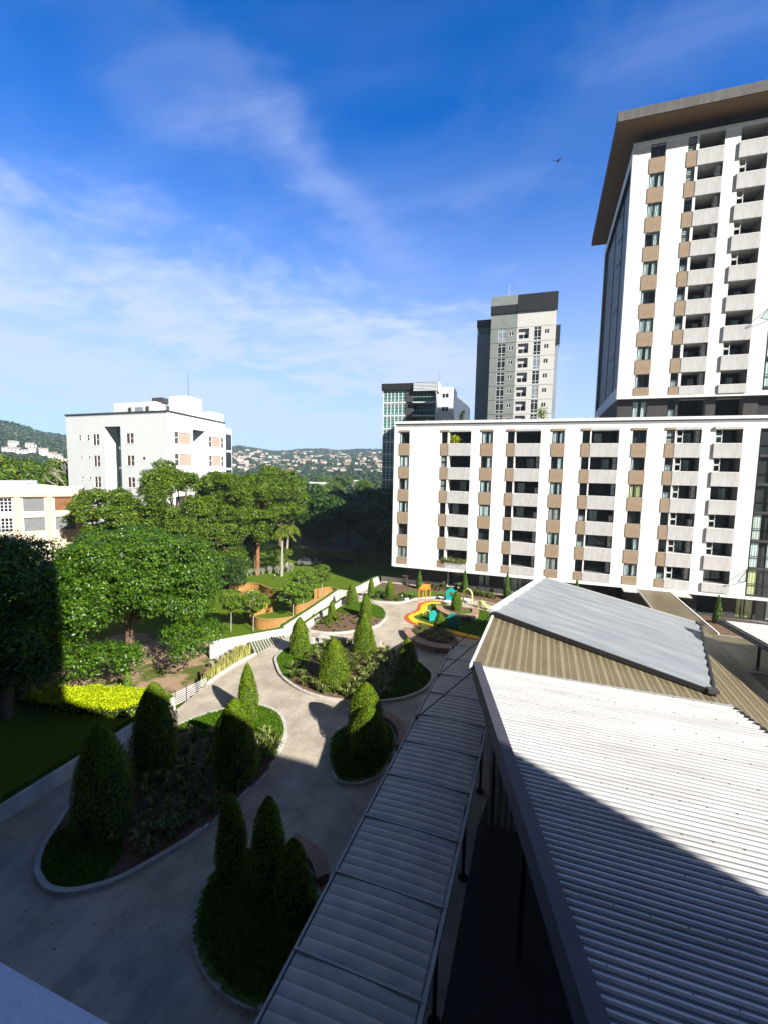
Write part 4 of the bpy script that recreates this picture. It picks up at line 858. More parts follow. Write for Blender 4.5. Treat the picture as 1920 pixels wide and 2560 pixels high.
# stairs railing
rl=thing('railing','white slatted railing stepping down to the sandy yard, behind the hedge','railing')
for k in range(7):
    q=MB(); z=-.15-k*.0; q.tube((-23.4,22.6,-.75+.14*k),(-22.35,25.6,-.45+.14*k),.02,.02,wf,6); q.build('rail',rl)
for k in range(5):
    q=MB(); x=-23.4+1.05*k/4; y=22.6+3*k/4; q.tube((x,y,-1),(x,y,.35+.05*k),.03,.03,darkmetal,6); q.build('baluster',rl)
# grass-block ramp and curved steps in the notch
rp=thing('grass_paver_ramp','triangular ramp of grass pavers beside the white wall','ramp')
q=MB(); q.prism([(-22.15,31.1),(-21.95,35.5),(-22.4,35.9),(-24.4,33.2)],-1.1,-.02,mat('paver_green',(0.13,0.17,0.05),.9,.3,6,.8,col2=(0.07,0.10,0.03))); q.build('planted_surface',rp)
for k in range(12):
    q=MB(); t=k/12; a=Vector((-22.15+.18*t,31.2+4.2*t,0)); b=Vector((-24.2+1.75*t,33.3+2.5*t,0)); ribbon(q,[(a.x,a.y),(b.x,b.y)],[(a.x+.02,a.y+.13),(b.x+.02,b.y+.13)],-.3,.035,wallw); q.build('paver_row',rp)
for i in range(7):
    s_=thing('curved_step',['','','','','','',''][i] or 'x','step'); t=i/6.
    tag(s_,'curved step of grass blocks, '+['nearest the railing','second from the railing','third from the railing','middle one of seven','third from the ramp','second from the ramp','next to the paver ramp'][i],'step','curved steps beside the sword-leaf plants')
    q=MB(); a=(-23.1+.55*t,26.6+4.2*t); pts=[(a[0],a[1]),(a[0]-.5,a[1]+.35),(a[0]-.95,a[1]+.95),(a[0]-1.2,a[1]+1.8)]
    y0=28.9+.66*i; sp=spline([(-25.15,y0+.55),(-24.65,y0+.3),(-24.1,y0-.1),(-23.7,y0-.7)],4,False); ribbon(q,sp,offset(sp,.34,False),-1.1,lambda p,t=t:-.30+.08*t,mat('step_block',(0.34,0.34,0.24),.9,.2,9,.6)); q.build('step_block',s_)
# sword-leaf plants
def clump(n,h,w,spread,mt,up=1.0,bend=.25,rad=.08):
    a=rng.uniform(0,2*np.pi,n); r=rng.uniform(.1,1,n)**.5; b=np.stack([np.cos(a)*rad*r,np.sin(a)*rad*r,np.zeros(n)],1)
    o=r*spread; hh_=h*rng.uniform(.6,1.05,n)*(1-.25*r*(1-up)); t=np.stack([np.cos(a)*o,np.sin(a)*o,hh_],1)+rng.normal(0,.02,(n,3))
    bd=np.stack([np.cos(a)*o*-.12,np.sin(a)*o*-.12,hh_*bend],1); return blades('leaves',b,t,w,mt,bend=bd)
sw=[clump(34,.85,.08,.2,leafW,bend=.02,rad=.18) for _ in range(4)]
for i in range(96):
    t=rng.random(); y=25.6+5.6*t; x=-22.55-rng.uniform(0.0,1.1)*(.35+.65*t)
    o=link('sword_plant',sw[i%4],None,(x,y,-.35+.3*t),rng.uniform(0,6),(1,1,rng.uniform(.85,1.2))); tag(o,'yellow-striped upright sword-leaf plant in the strip beside the white path','plant','sword-leaf plants beside the path')
q=MB(); q.prism([(-22.4,25.3),(-22.3,31.1),(-24.4,33.2),(-25.2,32.6),(-25.2,28.0)],-1.2,-.6,soil); struct(q.build('planting_bed'))
# ------------------------------------------------------------ plants in the beds
st_l=[clump(44,.55,.05,.52,leafS,bend=.5) for _ in range(5)]
def scatter(poly,n,cond,mind=.42):
    xs=[p[0] for p in poly]; ys=[p[1] for p in poly]; out=[]
    for _ in range(n*60):
        x=rng.uniform(min(xs),max(xs)); y=rng.uniform(min(ys),max(ys))
        if cond(x,y) and inpoly(np.array(x),np.array(y),poly) and all((x-a)**2+(y-b)**2>mind**2 for a,b in out): out.append((x,y))
        if len(out)>=n: break
    return out
def zbed(nm,x,y):
    c_=[b for b in beds if b[0]==nm][0][3]; return .10+.22*math.exp(-((x-c_[0])**2+(y-c_[1])**2)/18)
inn={k:offset(v,-.4 if sum(v[i][0]*v[(i+1)%len(v)][1]-v[(i+1)%len(v)][0]*v[i][1] for i in range(len(v)))>0 else .4) for k,v in BP.items()}
for nm,n,cond,lab,grp in (('bed1',95,lambda x,y:y<20.2 and y>12.5 and x>-18.5,'strap-leaf clump in the shaded long bed at lower left','strap-leaf plants in the long bed'),
  ('bed2',130,lambda x,y:-17.6<x<-9.5,'strap-leaf clump among the topiaries of the large middle bed','strap-leaf plants in the middle bed'),
  ('bed5',22,lambda x,y:y<42.5,'small dry clump on the bare soil of the palm bed','small plants in the palm bed'),
  ('bed6',58,lambda x,y:(y>55.6 and y<57.6 and x>-14) or (-19.6<x<-15.5 and y<52.5 and y>49.8),'leafy clump in the border in front of the long block','leafy clumps along the long block')):
    for (x,y) in scatter(inn[nm],n,cond,.45 if nm!='bed5' else .6):
        o=link('strap_leaf_plant',st_l[rng.integers(5)],None,(x,y,zbed(nm,x,y)),rng.uniform(0,6)); s_=rng.uniform(.75,1.25)*(.45 if nm=='bed5' else 1.2 if nm=='bed6' else 1); o.scale=(s_,s_,s_*rng.uniform(.9,1.15)); tag(o,lab,'plant',grp)
# bright strap plants at the tip of bed 1
for (x,y) in ((-13.7,19.6),(-13.3,19.1),(-14.2,19.9),(-13.8,18.8),(-14.4,19.2),(-13.2,20.2),(-13.7,20.6),(-14.8,19.8),(-14.1,20.7)):
    o=link('strap_leaf_plant',st_l[rng.integers(5)],None,(x,y,.2),rng.uniform(0,6),(1.5,1.5,1.6)); tag(o,'big green strap-leaf clump at the sunlit tip of the long bed','plant','large strap-leaf plants at the bed tip')
# ------------------------------------------------------------ topiaries
def topiary(label,x,y,h,r,z=.15,n=None,shape=1.95,cyl=False,lsz=.075,name='topiary_bush',grp=None,lm=None):
    n=n or int(min(16000,max(2500,h*r*3300)))
    t=rng.random(n)**.85; 
    def prof(t): return r*np.maximum(0,(1-t**shape))**.68*(0.84+0.16*np.minimum(1,t/.25))
    a=rng.uniform(0,2*np.pi,n); lump=1+.07*np.sin(a*3+t*7+x)+.05*np.sin(a*5-t*13+y)+.03*np.sin(a*9+t*21)
    rr_=prof(t)*lump*np.where(rng.random(n)<.04,rng.uniform(1.02,1.12,n),rng.uniform(.84,1.03,n)); P_=np.stack([np.cos(a)*rr_,np.sin(a)*rr_,t*h*1.0],1)
    Nn=np.stack([np.cos(a),np.sin(a),np.full(n,.45)],1)
    T=thing(name,label,'bush',(x,y,z),0,grp)
    link('foliage',leaves('foliage',P_,Nn,rng.uniform(.7,1.2,n)*lsz,lm or leafC,.62,jit=.5),T)
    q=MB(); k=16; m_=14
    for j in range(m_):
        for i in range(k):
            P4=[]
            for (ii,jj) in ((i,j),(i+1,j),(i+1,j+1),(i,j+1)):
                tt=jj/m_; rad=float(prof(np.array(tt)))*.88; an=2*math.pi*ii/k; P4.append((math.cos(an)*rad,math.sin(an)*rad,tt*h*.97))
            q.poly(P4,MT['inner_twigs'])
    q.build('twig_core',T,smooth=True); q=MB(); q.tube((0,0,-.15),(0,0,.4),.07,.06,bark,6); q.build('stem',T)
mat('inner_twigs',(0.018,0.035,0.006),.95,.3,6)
G1='clipped cone topiaries'
SHP={0:2.3,1:2.3,2:2.8,3:1.7,4:3.2,5:2.8,6:2.6,7:3.2,8:3.2}
TP=[('tall clipped cone at the near left end of the long bed, in shade',-17.2,13.2,4.7,1.15),('tall clipped cone behind the leftmost one, against the retaining wall path',-18.25,17.0,4.6,1.12),('broad dark cone with a lit tip, on the right side of the long bed',-13.75,17.6,4.3,1.05),
('slim sunlit cone at the far tip of the long bed',-16.6,22.5,3.6,.66),('narrow dark cone, left of the three in the nearest round bed',-10.4,13.0,3.5,.55),('tallest of the three dark cones in the nearest round bed',-8.7,12.9,3.95,.64),('lowest cone of the nearest round bed, beside the brick seat',-7.55,12.7,2.85,.62),
('taller rear bush of the pair in the small round bed by the walkway',-8.95,23.0,3.5,.98),('lower front bush of the pair in the small round bed by the walkway',-8.35,22.0,2.75,.98),
('cone on the grass at the left end of the middle bed',-18.6,32.4,3.15,.84),('largest bright cone at the front of the middle bed',-13.5,28.3,3.65,1.05),('tall cone at the back of the middle bed, beside the white post',-13.45,34.0,3.75,.92),('half-shaded cone at the right end of the middle bed',-9.2,32.4,2.75,.82),
('cone at the right edge of the palm bed',-16.7,42.6,2.75,.62),('cone at the back of the palm bed against the white wall',-20.0,46.6,2.5,.68),('small cone rising among the palm fronds',-19.6,40.6,2.2,.46),
('narrow cone behind the white wall end, near the far lawn',-19.1,50.4,2.4,.44),('short rounded cone on the far lawn left of the lamp post',-16.75,50.5,2.4,.58),('cone inside the ring planter of the playground',-8.43,49.0,2.15,.62),('small cone in the crescent planter beside the teal panels',-8.9,42.6,1.75,.58)]
for i_,(lab,x,y,h,r) in enumerate(TP): topiary(lab,x,y,h,r*1.06,shape=SHP.get(i_,1.95),grp=G1,lsz=.085 if y<26 else .10,z=.15 if y<48 or x<-15 else .3)
topiary('small conifer sapling standing in the lime-yellow hedge',-27.6,23.5,2.3,.36,-1.0,2600,1.1,lsz=.09,name='sapling',lm=leafP)
for lab,x,y,h in (('slender cypress left of the ground-floor balcony, by the lamp post',-14.7,56.6,2.5),('slender cypress beside the ground-floor balcony opening',-8.75,56.6,3.1),('slender cypress left of the pavilion roof corner',-3.55,56.3,3.3),('cypress whose tip just shows above the pavilion roof ridge',1.0,56.2,3.3),('cypress tip showing over the middle of the pavilion roof edge',4.3,56.2,3.25),('dark cypress right of the link canopy',17.9,55.2,3.2)):
    topiary(lab,x,y,h,.5,.1,2600,1.05,lsz=.13,name='cypress',grp='slender cypresses along the long block',lm=leafA)
# fine needle shrub-ish palms in bed 5
def palmfronds(n,L_,droop,up,w=.05,lf=26,mt=leafF):
    P_b=[];P_t=[]
    for i in range(n):
        a=2*math.pi*i/n+rng.uniform(-.2,.2); el=up*rng.uniform(.6,1.25); pts=[]
        for k in range(lf):
            s_=(k+1)/lf; r=L_*s_*math.cos(el)*(1-.12*s_); z=L_*(s_*math.sin(el)-droop*s_*s_); pts.append(np.array([math.cos(a)*r,math.sin(a)*r,z]))
        for k in range(2,lf):
            d=pts[k]-pts[k-1]; d/=np.linalg.norm(d)+1e-9; sd=np.cross(d,[0,0,1.]); sd/=np.linalg.norm(sd)+1e-9; ll=L_*.26*(1-abs(2*k/lf-1)**2*.6)
            for sgn in (-1,1):
                P_b.append(pts[k]); P_t.append(pts[k]+(sd*sgn*.75+d*.5+np.array([0,0,-.45]))*ll*rng.uniform(.8,1.1))
    b=np.array(P_b);t=np.array(P_t); return blades('fronds',b,t,w,mt,bend=np.tile(np.array([0,0,.04*L_]),(len(b),1)))
for lab,x,y,s_ in (('low bushy palm left of the small cone in the palm bed',-20.3,40.0,1.0),('low bushy palm right of the small cone in the palm bed',-19.1,40.6,1.0),('low bushy palm in front of the small cone in the palm bed',-19.7,39.6,.85),('leafy palm clump behind the wall end near the far lawn',-18.2,50.9,1.0)):
    T=thing('low_palm',lab,'palm',(x,y,.15),0,'low palms in the beds'); link('fronds',palmfronds(13,1.25*s_,.35,1.0,.05,16),T); q=MB(); q.tube((0,0,-.1),(0,0,.3),.08,.05,palmbark,6); q.build('trunk',T)
for lab,x,y,h,r,dx in (('royal palm with a pale grey trunk on the far lawn, left one',-37.3,59.3,5.6,2.7,.15),('royal palm on the far lawn, right one and farther back',-38.7,63.0,6.2,2.8,.3)):
    T=thing('palm_tree',lab,'palm',(x,y,-1.0),0,'palms on the far lawn'); q=MB(); q.path([(0,0,0),(dx*.3,0,h*.5),(dx,0,h)],[.24,.20,.15],palmbark,10); q.tube((dx,0,h),(dx,0,h+.9),.15,.08,leafF,8); q.build('trunk',T)
    link('crown',palmfronds(17,r*1.15,.85,.95,.085,34),T,(dx,0,h+.6))
# ------------------------------------------------------------ trees
def tree(name,label,x,y,z,clumps,trunk_top,tr,lm,nleaf,lsz,bm=bark,grp=None,limb=True,asp=.5,trunk_h=None):
    """clumps: list of (cx,cy,cz,r) relative to base"""
    T=thing(name,label,'tree',(x,y,z),0,grp); P_=[];N_=[]
    tot=sum(c[3]**2 for c in clumps)
    for cx,cy,cz,r in clumps:
        n=int(nleaf*r*r/tot); u=unit(n); u[:,2]=np.where(u[:,2]<-.6,-u[:,2]*.6,u[:,2]); rad=r*(rng.uniform(.5,1.08,n)**.45)[:,None]*(1+.24*np.sin(u[:,0:1]*5+cx*3)*np.cos(u[:,1:2]*6+cy*2)+.15*np.sin(u[:,2:3]*9+cz))
        P_.append(np.array([cx,cy,cz])+u*rad*np.array([1,1,.8])); N_.append(u*.9+np.array([0,0,.4]))
    P_=np.concatenate(P_);N_=np.concatenate(N_); link('crown',leaves('crown',P_,N_,rng.uniform(.6,1.25,len(P_))*lsz,lm,asp,jit=.55),T)
    q=MB(); tt=Vector(trunk_top); q.path([(0,0,-.3),(tt.x*.25,tt.y*.3,tt.z*.4),tuple(tt)],[tr*1.25,tr,tr*.75],bm,10)
    if limb:
        for c in sorted(clumps,key=lambda c:-c[3])[:16]:
            e=Vector(c[:3]); mid=tt.lerp(e,.5)+Vector((0,0,-.25)); q.path([tuple(tt*.92),tuple(mid),tuple(e)],[tr*.5,tr*.3,tr*.1],bm,6)
    q.build('trunk',T); return T
def cl_ell(cx,cy,cz,rx,ry,rz_,n,r0,r1,low=-.3,kr=(.55,1.0)):
    out=[]
    for i in range(n):
        u=unit(1)[0]
        if u[2]<low: u[2]=rng.uniform(low,1)
        k=rng.uniform(*kr); out.append((cx+u[0]*rx*k,cy+u[1]*ry*k,cz+u[2]*rz_*k,rng.uniform(r0,r1)))
    return out
tree('broad_tree','large round-crowned dark green tree shading the sandy yard',-32.0,27.6,-1.0,cl_ell(-.3,0.9,6.5,6.9,5.4,4.4,125,1.0,1.7,-.42,(.75,1.0))+cl_ell(-.3,.9,6.4,5,4,3.0,18,1.3,1.8)+[(7.2,-1.4,2.9,1.3),(7.0,1.2,3.4,1.4),(4.4,-4.0,2.7,1.2),(2.4,-4.4,3.0,1.3),(1.5,-4.9,1.9,.9),(3.2,-3.0,2.6,1.1),(1.0,-3.6,2.2,1.2),(5.2,0,3.4,1.3),(4.9,1.8,3.0,1.3)],(0,0,3.6),.38,leafA,190000,.23)
tree('broad_tree','shadowed tree filling the left edge below the cream building',-34.2,20.6,-1.0,cl_ell(-.2,-.6,6.0,5.2,5.2,5.0,80,1.3,1.9,-.8)+cl_ell(-3.6,-2.2,2.8,2.2,2.4,1.9,18,1.0,1.4),(0,0,4.5),.42,leafA,70000,.26)
tree('broad_tree','dark tree at the left edge beside the retaining wall, fully in shade',-32.6,18.6,-1.0,cl_ell(-.5,0,3.6,3.0,2.4,2.8,26,1.0,1.4,-.6),(0,0,2.6),.3,leafD,18000,.28)
def rain(cx,cy,cz,rx,ry,rz_,n,r0=.9,r1=1.7): return cl_ell(cx,cy,cz,rx,ry,rz_*1.15,max(6,int(n*1.15)),r0*.95,r1*1.0,-.9,(.6,1.05))
tree('rain_tree','spreading tree with the highest peak, in front of the white office building',-45.5,47.5,-1.0,rain(-1.5,1,11.0,4.8,4.2,4.4,56)+[(-3.6,1.3,16.2,1.7),(-4.4,.7,14.8,1.8),(-2.2,.6,15.2,1.7)]+rain(-.5,-.5,6.6,4.8,4,3.4,34),(-.3,0,7),.36,leafB,105000,.29,grp='tall trees before the office building')
tree('rain_tree','tree with a layered branch reaching left over the cream building',-50.5,42.0,-1.0,rain(-3,1.2,11.3,4.3,3.2,1.8,24,.8,1.4)+rain(-.2,0,8.0,3.8,3.2,3.4,26)+[(-6.5,.6,10.4,1.2),(-7.6,0,9.4,1.0),(-5.4,.2,12.1,1.2)],(-1,0,6.5),.33,leafB,62000,.29,grp='tall trees before the office building')
tree('rain_tree','leafy tree in the middle of the row, right of the peaked one',-43.2,51.5,-1.0,rain(0,1.5,10.6,4.4,3.8,3.8,44)+rain(0,0,6.0,4.2,3.6,3.2,32),(0,0,6.5),.32,leafB,85000,.29,grp='tall trees before the office building')
tree('tall_tree','tall open-crowned tree with an orange trunk by the far lawn',-41.1,58.5,-1.0,rain(.3,0,11.2,4.0,3.6,3.8,40)+rain(-.2,-.4,7.8,3.0,2.6,1.8,14,.8,1.2)+[(1.6,1,15.0,1.5)],(.25,0,9.0),.28,leafB,72000,.29,barko)
tree('tall_tree','tall tree with a pale trunk left of the orange-trunked one',-47.0,57.5,-1.0,rain(0,0,10.4,3.8,3.6,4.2,40),(0,0,8.5),.25,leafB,60000,.29,palmbark)
tree('tall_tree','darker dense tree behind the orange-trunked one, right end of the sunlit row',-43.0,68.0,-1.0,rain(0,0,11.6,4.6,4.2,4.6,34,1.2,2.0),(0,0,7),.35,leafB,30000,.34)
# understorey shrubs
for i,(x,y,z,s_) in enumerate(((-42.5,49.5,2.2,2.0),(-45.5,53.5,2.3,2.2),(-43.6,56.2,2.0,1.9),(-39.9,62.5,2.3,1.8),(-38.3,48.4,2.6,1.7),(-47,47,3.0,2.3),(-49.5,50,3,2.6),(-40.8,52.2,1.7,1.5),(-39.2,45.2,2.6,2.3),(-41.5,47.5,3.2,2.4),(-38.8,49.2,2.3,1.7),(-44.5,50.5,4.2,2.6),(-37.6,42.0,2.2,1.8),(-47.5,53.5,4.0,2.6),(-43.0,60.5,3.4,2.2),(-50.5,55.0,5.0,3.0))):
    tree('shrub',['bushy shrub below the peaked tree','bushy shrub left of the pale trunk','bushy shrub just left of the orange trunk','bushy shrub behind the left palm','flowering grey-green shrub beside the round tree','shrub deep under the tall row','shrub at the foot of the office building','small shrub at the end of the wooden fence','round shrub on the lawn edge right of the big round tree','taller shrub just behind the round one on the lawn edge','shrub touching the left end of the far wooden screen','tree-like shrub between the peaked tree and the pale trunk','lowest shrub beside the right flank of the big round tree','large shrub in front of the office building wall','shrub behind the foot of the orange trunk','tallest shrub, against the corner of the office building'][i],x,y,-1.0,cl_ell(0,0,z,s_,s_,z*.8,12,.7,1.1,-.5),(0,0,z*.6),.12,leafB if i%2 else leafD,9000,.24,grp='shrubs under the tall trees')
# spiky silver plants at the lawn edge
spk=clump(40,1.3,.07,.6,mat('silver_leaf',(0.30,0.31,0.24),.8,.2,6),bend=.15,rad=.15)
for k in range(16):
    t=k/15; o=link('spiky_plant',spk,None,(-43.4+5.6*t+rng.uniform(-.3,.3),55.0+8.0*t+rng.uniform(-.3,.3),-1.0),rng.uniform(0,6),(1,1,rng.uniform(.8,1.2))); tag(o,'spiky silvery plant at the edge of the far lawn under the trees','plant','silvery plants along the far lawn')
# frangipani trees on the lawn
for lab,x,y,h,r in (('small long-leaved tree nearest the round tree, thin white trunk',-29.3,37.1,3.2,1.5),('small long-leaved tree, second from the left on the fenced lawn',-27.2,37.9,3.0,1.75),('small wide tree beside the inner curve of the wooden fence',-25.9,43.6,2.6,2.5),('small tree in the middle of the group beside the white wall',-26.4,46.8,3.4,2.3),('farthest small tree beside the white wall',-25.9,50.6,3.3,1.7)):
    T=thing('frangipani_tree',lab,'tree',(x,y,-1.0),0,'small long-leaved trees on the fenced lawn'); q=MB(); q.path([(0,0,0),(.04,0,h*.55),(0,0.03,h*.72)],[.06,.05,.045],palmbark,8); P_=[];N_=[]
    for k in range(int(52*r)):
        u=unit(1)[0]; e=np.array([u[0]*r*.9*rng.uniform(.3,1),u[1]*r*.9*rng.uniform(.3,1),h+u[2]*.62*min(r,1.6)+.1]); q.tube((0,0.03,h*.72),tuple(e),.03,.015,palmbark,5)
        n=34; a=rng.uniform(0,2*np.pi,n); d=np.stack([np.cos(a),np.sin(a),rng.uniform(-.8,.8,n)],1); P_.append(e+d*.2); N_.append(np.stack([np.cos(a)*.4,np.sin(a)*.4,np.ones(n)*.8],1))
    q.build('trunk',T); link('crown',leaves('crown',np.concatenate(P_),np.concatenate(N_),.34,leafP,.3,jit=.5),T)
# lime hedge
hd=thing('hedge','lime-yellow hedge lit by the sun at the edge of the sandy yard','hedge',(0,0,0)); hp=[(-33.2,21.2),(-30.4,22.6),(-27.8,23.3),(-26.0,23.9),(-25.0,22.8),(-25.2,21.2),(-28.5,20.4),(-33,19.6)]
xs=rng.uniform(-33.3,-25,40000); ys=rng.uniform(19.6,24,40000); kk=inpoly(xs,ys,hp); xs=xs[kk][:15000]; ys=ys[kk][:15000]
zz=-1+.75+.12*np.sin(xs*2.3)*np.cos(ys*3.1)+rng.normal(0,.07,len(xs)); zz=np.where(rng.random(len(xs))<.25,rng.uniform(-1,-.3,len(xs)),zz)
link('foliage',leaves('foliage',np.stack([xs,ys,zz],1),np.tile([0,0,1.0],(len(xs),1)),.17,leafY,.55,jit=.7),hd); q=MB(); q.prism(offset(hp,.15),-1.0,-.4,MT['inner_twigs']); q.build('hedge_core',hd)
# ------------------------------------------------------------ wooden screens
woodm=brickmat('wood_slats',(0.50,0.27,0.085),(0.40,0.205,0.06),(0.13,0.06,0.02),.085,3.0,.012,.7,bump=.4,nvar=.2,coord='UV')
def woodfence(label,pts,z0=-1.0,h=1.15,k=8):
    sp=spline(pts,k,False); T=thing('wooden_screen',label,'fence',(0,0,0),0,'wavy wooden screens on the lawn'); q=MB(); 
    tot=0; B_=offset(sp,.05,False)
    ribbon(q,sp,B_,z0,z0+h,woodm); o=q.build('slat_panel',T); me=o.data; uv=me.uv_layers.new(name='UVMap')
    acc=[0]
    for i in range(len(sp)-1): acc.append(acc[-1]+math.dist(sp[i],sp[i+1]))
    P2=np.array(sp); 
    for lp in me.loops:
        c_=me.vertices[lp.vertex_index].co; i=int(np.argmin((P2[:,0]-c_.x)**2+(P2[:,1]-c_.y)**2)); uv.data[lp.index].uv=(acc[i],c_.z)
    q=MB(); ribbon(q,offset(sp,-.03,False),offset(sp,.09,False),z0+h,z0+h+.05,mat('wood_cap',(0.42,0.27,0.12),.8,.15,4)); q.build('top_rail',T)
woodfence('farthest wavy orange wooden screen with a deep S-curve',[(-38.4,48.6),(-37.5,49.8),(-36.3,50.3),(-35.0,50.3),(-33.8,49.6),(-32.6,49.1),(-31.4,49.2),(-30.2,50.0),(-29.6,51.2)])
woodfence('second wavy wooden screen curling in front of the farthest one',[(-37.6,48.9),(-36.6,47.4),(-35.2,46.4),(-33.9,46.5),(-32.6,46.6),(-31.3,46.2),(-30.4,45.2)])
woodfence('short wooden screen with leaf shadows, behind the second small tree',[(-30.4,41.3),(-29.9,42.2),(-29.5,43.2),(-28.9,44.0)])
woodfence('nearest wavy wooden screen, ending at the white wall',[(-29.6,41.2),(-28.6,39.6),(-27.4,38.7),(-26.2,38.7),(-25.2,39.2),(-24.3,40.2),(-23.5,41.8)])
woodfence('wooden screen curling beside the small wide tree',[(-26.6,44.6),(-25.9,44.3),(-25.2,44.7),(-25.0,45.6),(-24.9,46.9),(-24.0,48.4)])
woodfence('short wooden screen behind the farthest small tree',[(-27.0,50.6),(-26.4,51.9),(-25.5,52.6),(-24.4,52.2)])
# ------------------------------------------------------------ brick seats and planters
def seat(label,outer,inner,z1,fill=None,name='brick_bench',cat='bench'):
    T=thing(name,label,cat); o_=spline(outer,6,False); i_=spline(inner,6,False)
    n=min(len(o_),len(i_)); 
    def rs(P,n):
        d=[0]
        for k in range(len(P)-1): d.append(d[-1]+math.dist(P[k],P[k+1]))
        t=np.linspace(0,d[-1],n); return list(zip(np.interp(t,d,[p[0] for p in P]),np.interp(t,d,[p[1] for p in P])))
    o_=rs(o_,28); i_=rs(i_,28); q=MB(); ribbon(q,o_,i_,0,z1-.06,brickm); q.build('brick_base',T); q=MB(); oo=[(a[0]+(a[0]-b[0])*.06,a[1]+(a[1]-b[1])*.06) for a,b in zip(o_,i_)]; ribbon(q,oo,i_,z1-.058,z1,bricktop); q.build('brick_top',T); return T
seat('curved brick seat hugging the small round bed by the walkway',[(-8.9,26.0),(-8.4,26.0),(-7.75,25.55),(-7.1,24.8),(-6.75,23.9),(-6.6,23.1)],[(-8.85,25.4),(-8.4,25.3),(-7.85,24.9),(-7.4,24.3),(-7.15,23.6),(-7.05,22.9)],.42)
seat('short curved brick seat beside the nearest round bed',[(-9.1,15.5),(-8.2,15.3),(-7.45,14.95),(-6.95,14.3)],[(-9.1,15.05),(-8.4,14.85),(-7.8,14.5),(-7.3,13.95)],.45)
pl=seat('crescent planter with a wide brick rim beside the playground',[(-12.0,40.9),(-11.55,39.7),(-10.8,38.6),(-9.7,37.75),(-8.7,37.35),(-7.7,37.25),(-6.7,37.6)],[(-11.35,41.1),(-10.95,40.0),(-10.2,39.1),(-9.3,38.55),(-8.5,38.25),(-7.7,38.2),(-7.0,38.4)],.5,name='brick_planter',cat='planter')
q=MB(); q.prism([(-11.4,41.2),(-10.95,40.0),(-10.2,39.1),(-9.3,38.55),(-8.5,38.25),(-7.7,38.2),(-6.9,38.5),(-6.6,40),(-7.4,41.6),(-9.4,42.8),(-10.9,42.6)],.0,.3,soil); q.build('soil',pl)
for (x,y) in scatter([(-11.2,41),(-10.1,39.4),(-8.5,38.6),(-7.2,38.8),(-7.0,40.5),(-9.3,42.4),(-10.7,42.2)],34,lambda x,y:True,.42):
    o=link('ground_cover_plant',st_l[rng.integers(5)],None,(x,y,.28),rng.uniform(0,6),(.8,.8,.8)); tag(o,'low leafy plant in the crescent brick planter','plant','plants in the crescent planter')
rg=seat('ring planter with a brick rim in the middle of the playground',[(-10.85,49.6),(-10.5,48.4),(-9.6,47.2),(-8.6,46.55),(-7.4,46.5),(-6.4,47.05),(-5.9,48.3),(-6.1,49.6),(-6.5,50.2)],[(-10.1,49.6),(-9.7,48.4),(-9.0,47.7),(-8.4,47.35),(-7.6,47.3),(-6.9,47.7),(-6.6,48.4),(-6.7,49.3),(-6.95,49.8)],.45,name='brick_planter',cat='planter')
q=MB(); q.prism([(-10.1,49.6),(-9.7,48.4),(-9.0,47.7),(-8.4,47.35),(-7.6,47.3),(-6.9,47.7),(-6.6,48.4),(-6.7,49.3),(-7.6,50.3),(-9.0,50.6)],0,.28,soil); q.prism([(-8.2,48.0),(-7.2,47.9),(-6.8,48.8),(-7.4,49.6)],.28,.3,grassm); q.build('soil',rg); q=MB(); q.box(-6.45,-6.0,46.6,47.1,0,.5,concrete); q.build('end_block',rg)
# ------------------------------------------------------------ playground
struct(MB().prism(spline([(-12.2,51.0),(-11.5,51.6),(-9.8,51.3),(-8,51.2),(-5,50.8),(-1.5,48),(-1.5,42.4),(-5,42.0),(-8,43),(-10.8,44.3),(-12.4,45.6),(-12.3,46.6),(-11.6,47.8),(-11.8,49.6)],4),-.05,.012,grassm).build('playground_turf'))
b,t=grassfield([(-12,45.6),(-10.5,44.4),(-5,42.4),(-1.5,43),(-2,48),(-6,51),(-11,51)],16000,lambda x,y:((x+8.3)**2+(y-48.5)**2>6),0.01,.09); tag(link('grass',blades('grass',b,t,.035,leafG)),'green turf of the playground','grass',None,'stuff')
redm=mat('rubber_red',(0.42,0.09,0.03),.85,.1,3,.3); yelm=mat('rubber_yellow',(0.85,0.50,0.01),.85,.06,3,.3); tealp=mat('play_teal',(0.0,0.40,0.38),.45,.05,2); tealdk=mat('play_teal_panel',(0.01,0.28,0.27),.5,.05,2); orangem=mat('play_orange',(0.85,0.26,0.02),.45,.05,2); ylw=mat('play_yellow',(0.80,0.72,0.28),.5,.05,2); pwhite=mat('play_white',(0.75,0.76,0.75),.5,.04,2)
ro=[(-10.7,52.5),(-12.0,52.2),(-12.75,51.4),(-13.1,50.4),(-12.95,49.1),(-12.8,48.4),(-12.9,47.4),(-13.35,46.4),(-13.35,45.2),(-12.85,44.2),(-12.0,43.4),(-10.9,42.8),(-9.4,42.5),(-7.9,42.1),(-6.4,41.7),(-5.0,41.5)]
ry=[(-10.7,52.1),(-11.85,51.8),(-12.45,51.0),(-12.7,50.2),(-12.5,49.0),(-12.4,48.3),(-12.55,47.3),(-12.95,46.3),(-12.9,45.4),(-12.4,44.5),(-11.6,43.8),(-10.6,43.3),(-9.2,42.9),(-7.8,42.5),(-6.4,42.1),(-5,41.9)]
yi=[(-10.7,51.4),(-11.5,51.1),(-11.95,50.5),(-12.0,49.7),(-11.75,48.8),(-11.7,47.9),(-11.9,47.0),(-12.4,46.1),(-12.3,45.4),(-11.8,44.9),(-11.0,44.4),(-10.0,44.0),(-8.8,43.6),(-7.5,43.2),(-6.2,42.8),(-5,42.6)]
s1,s2,s3=[spline(p,5,False) for p in (ro,ry,yi)]
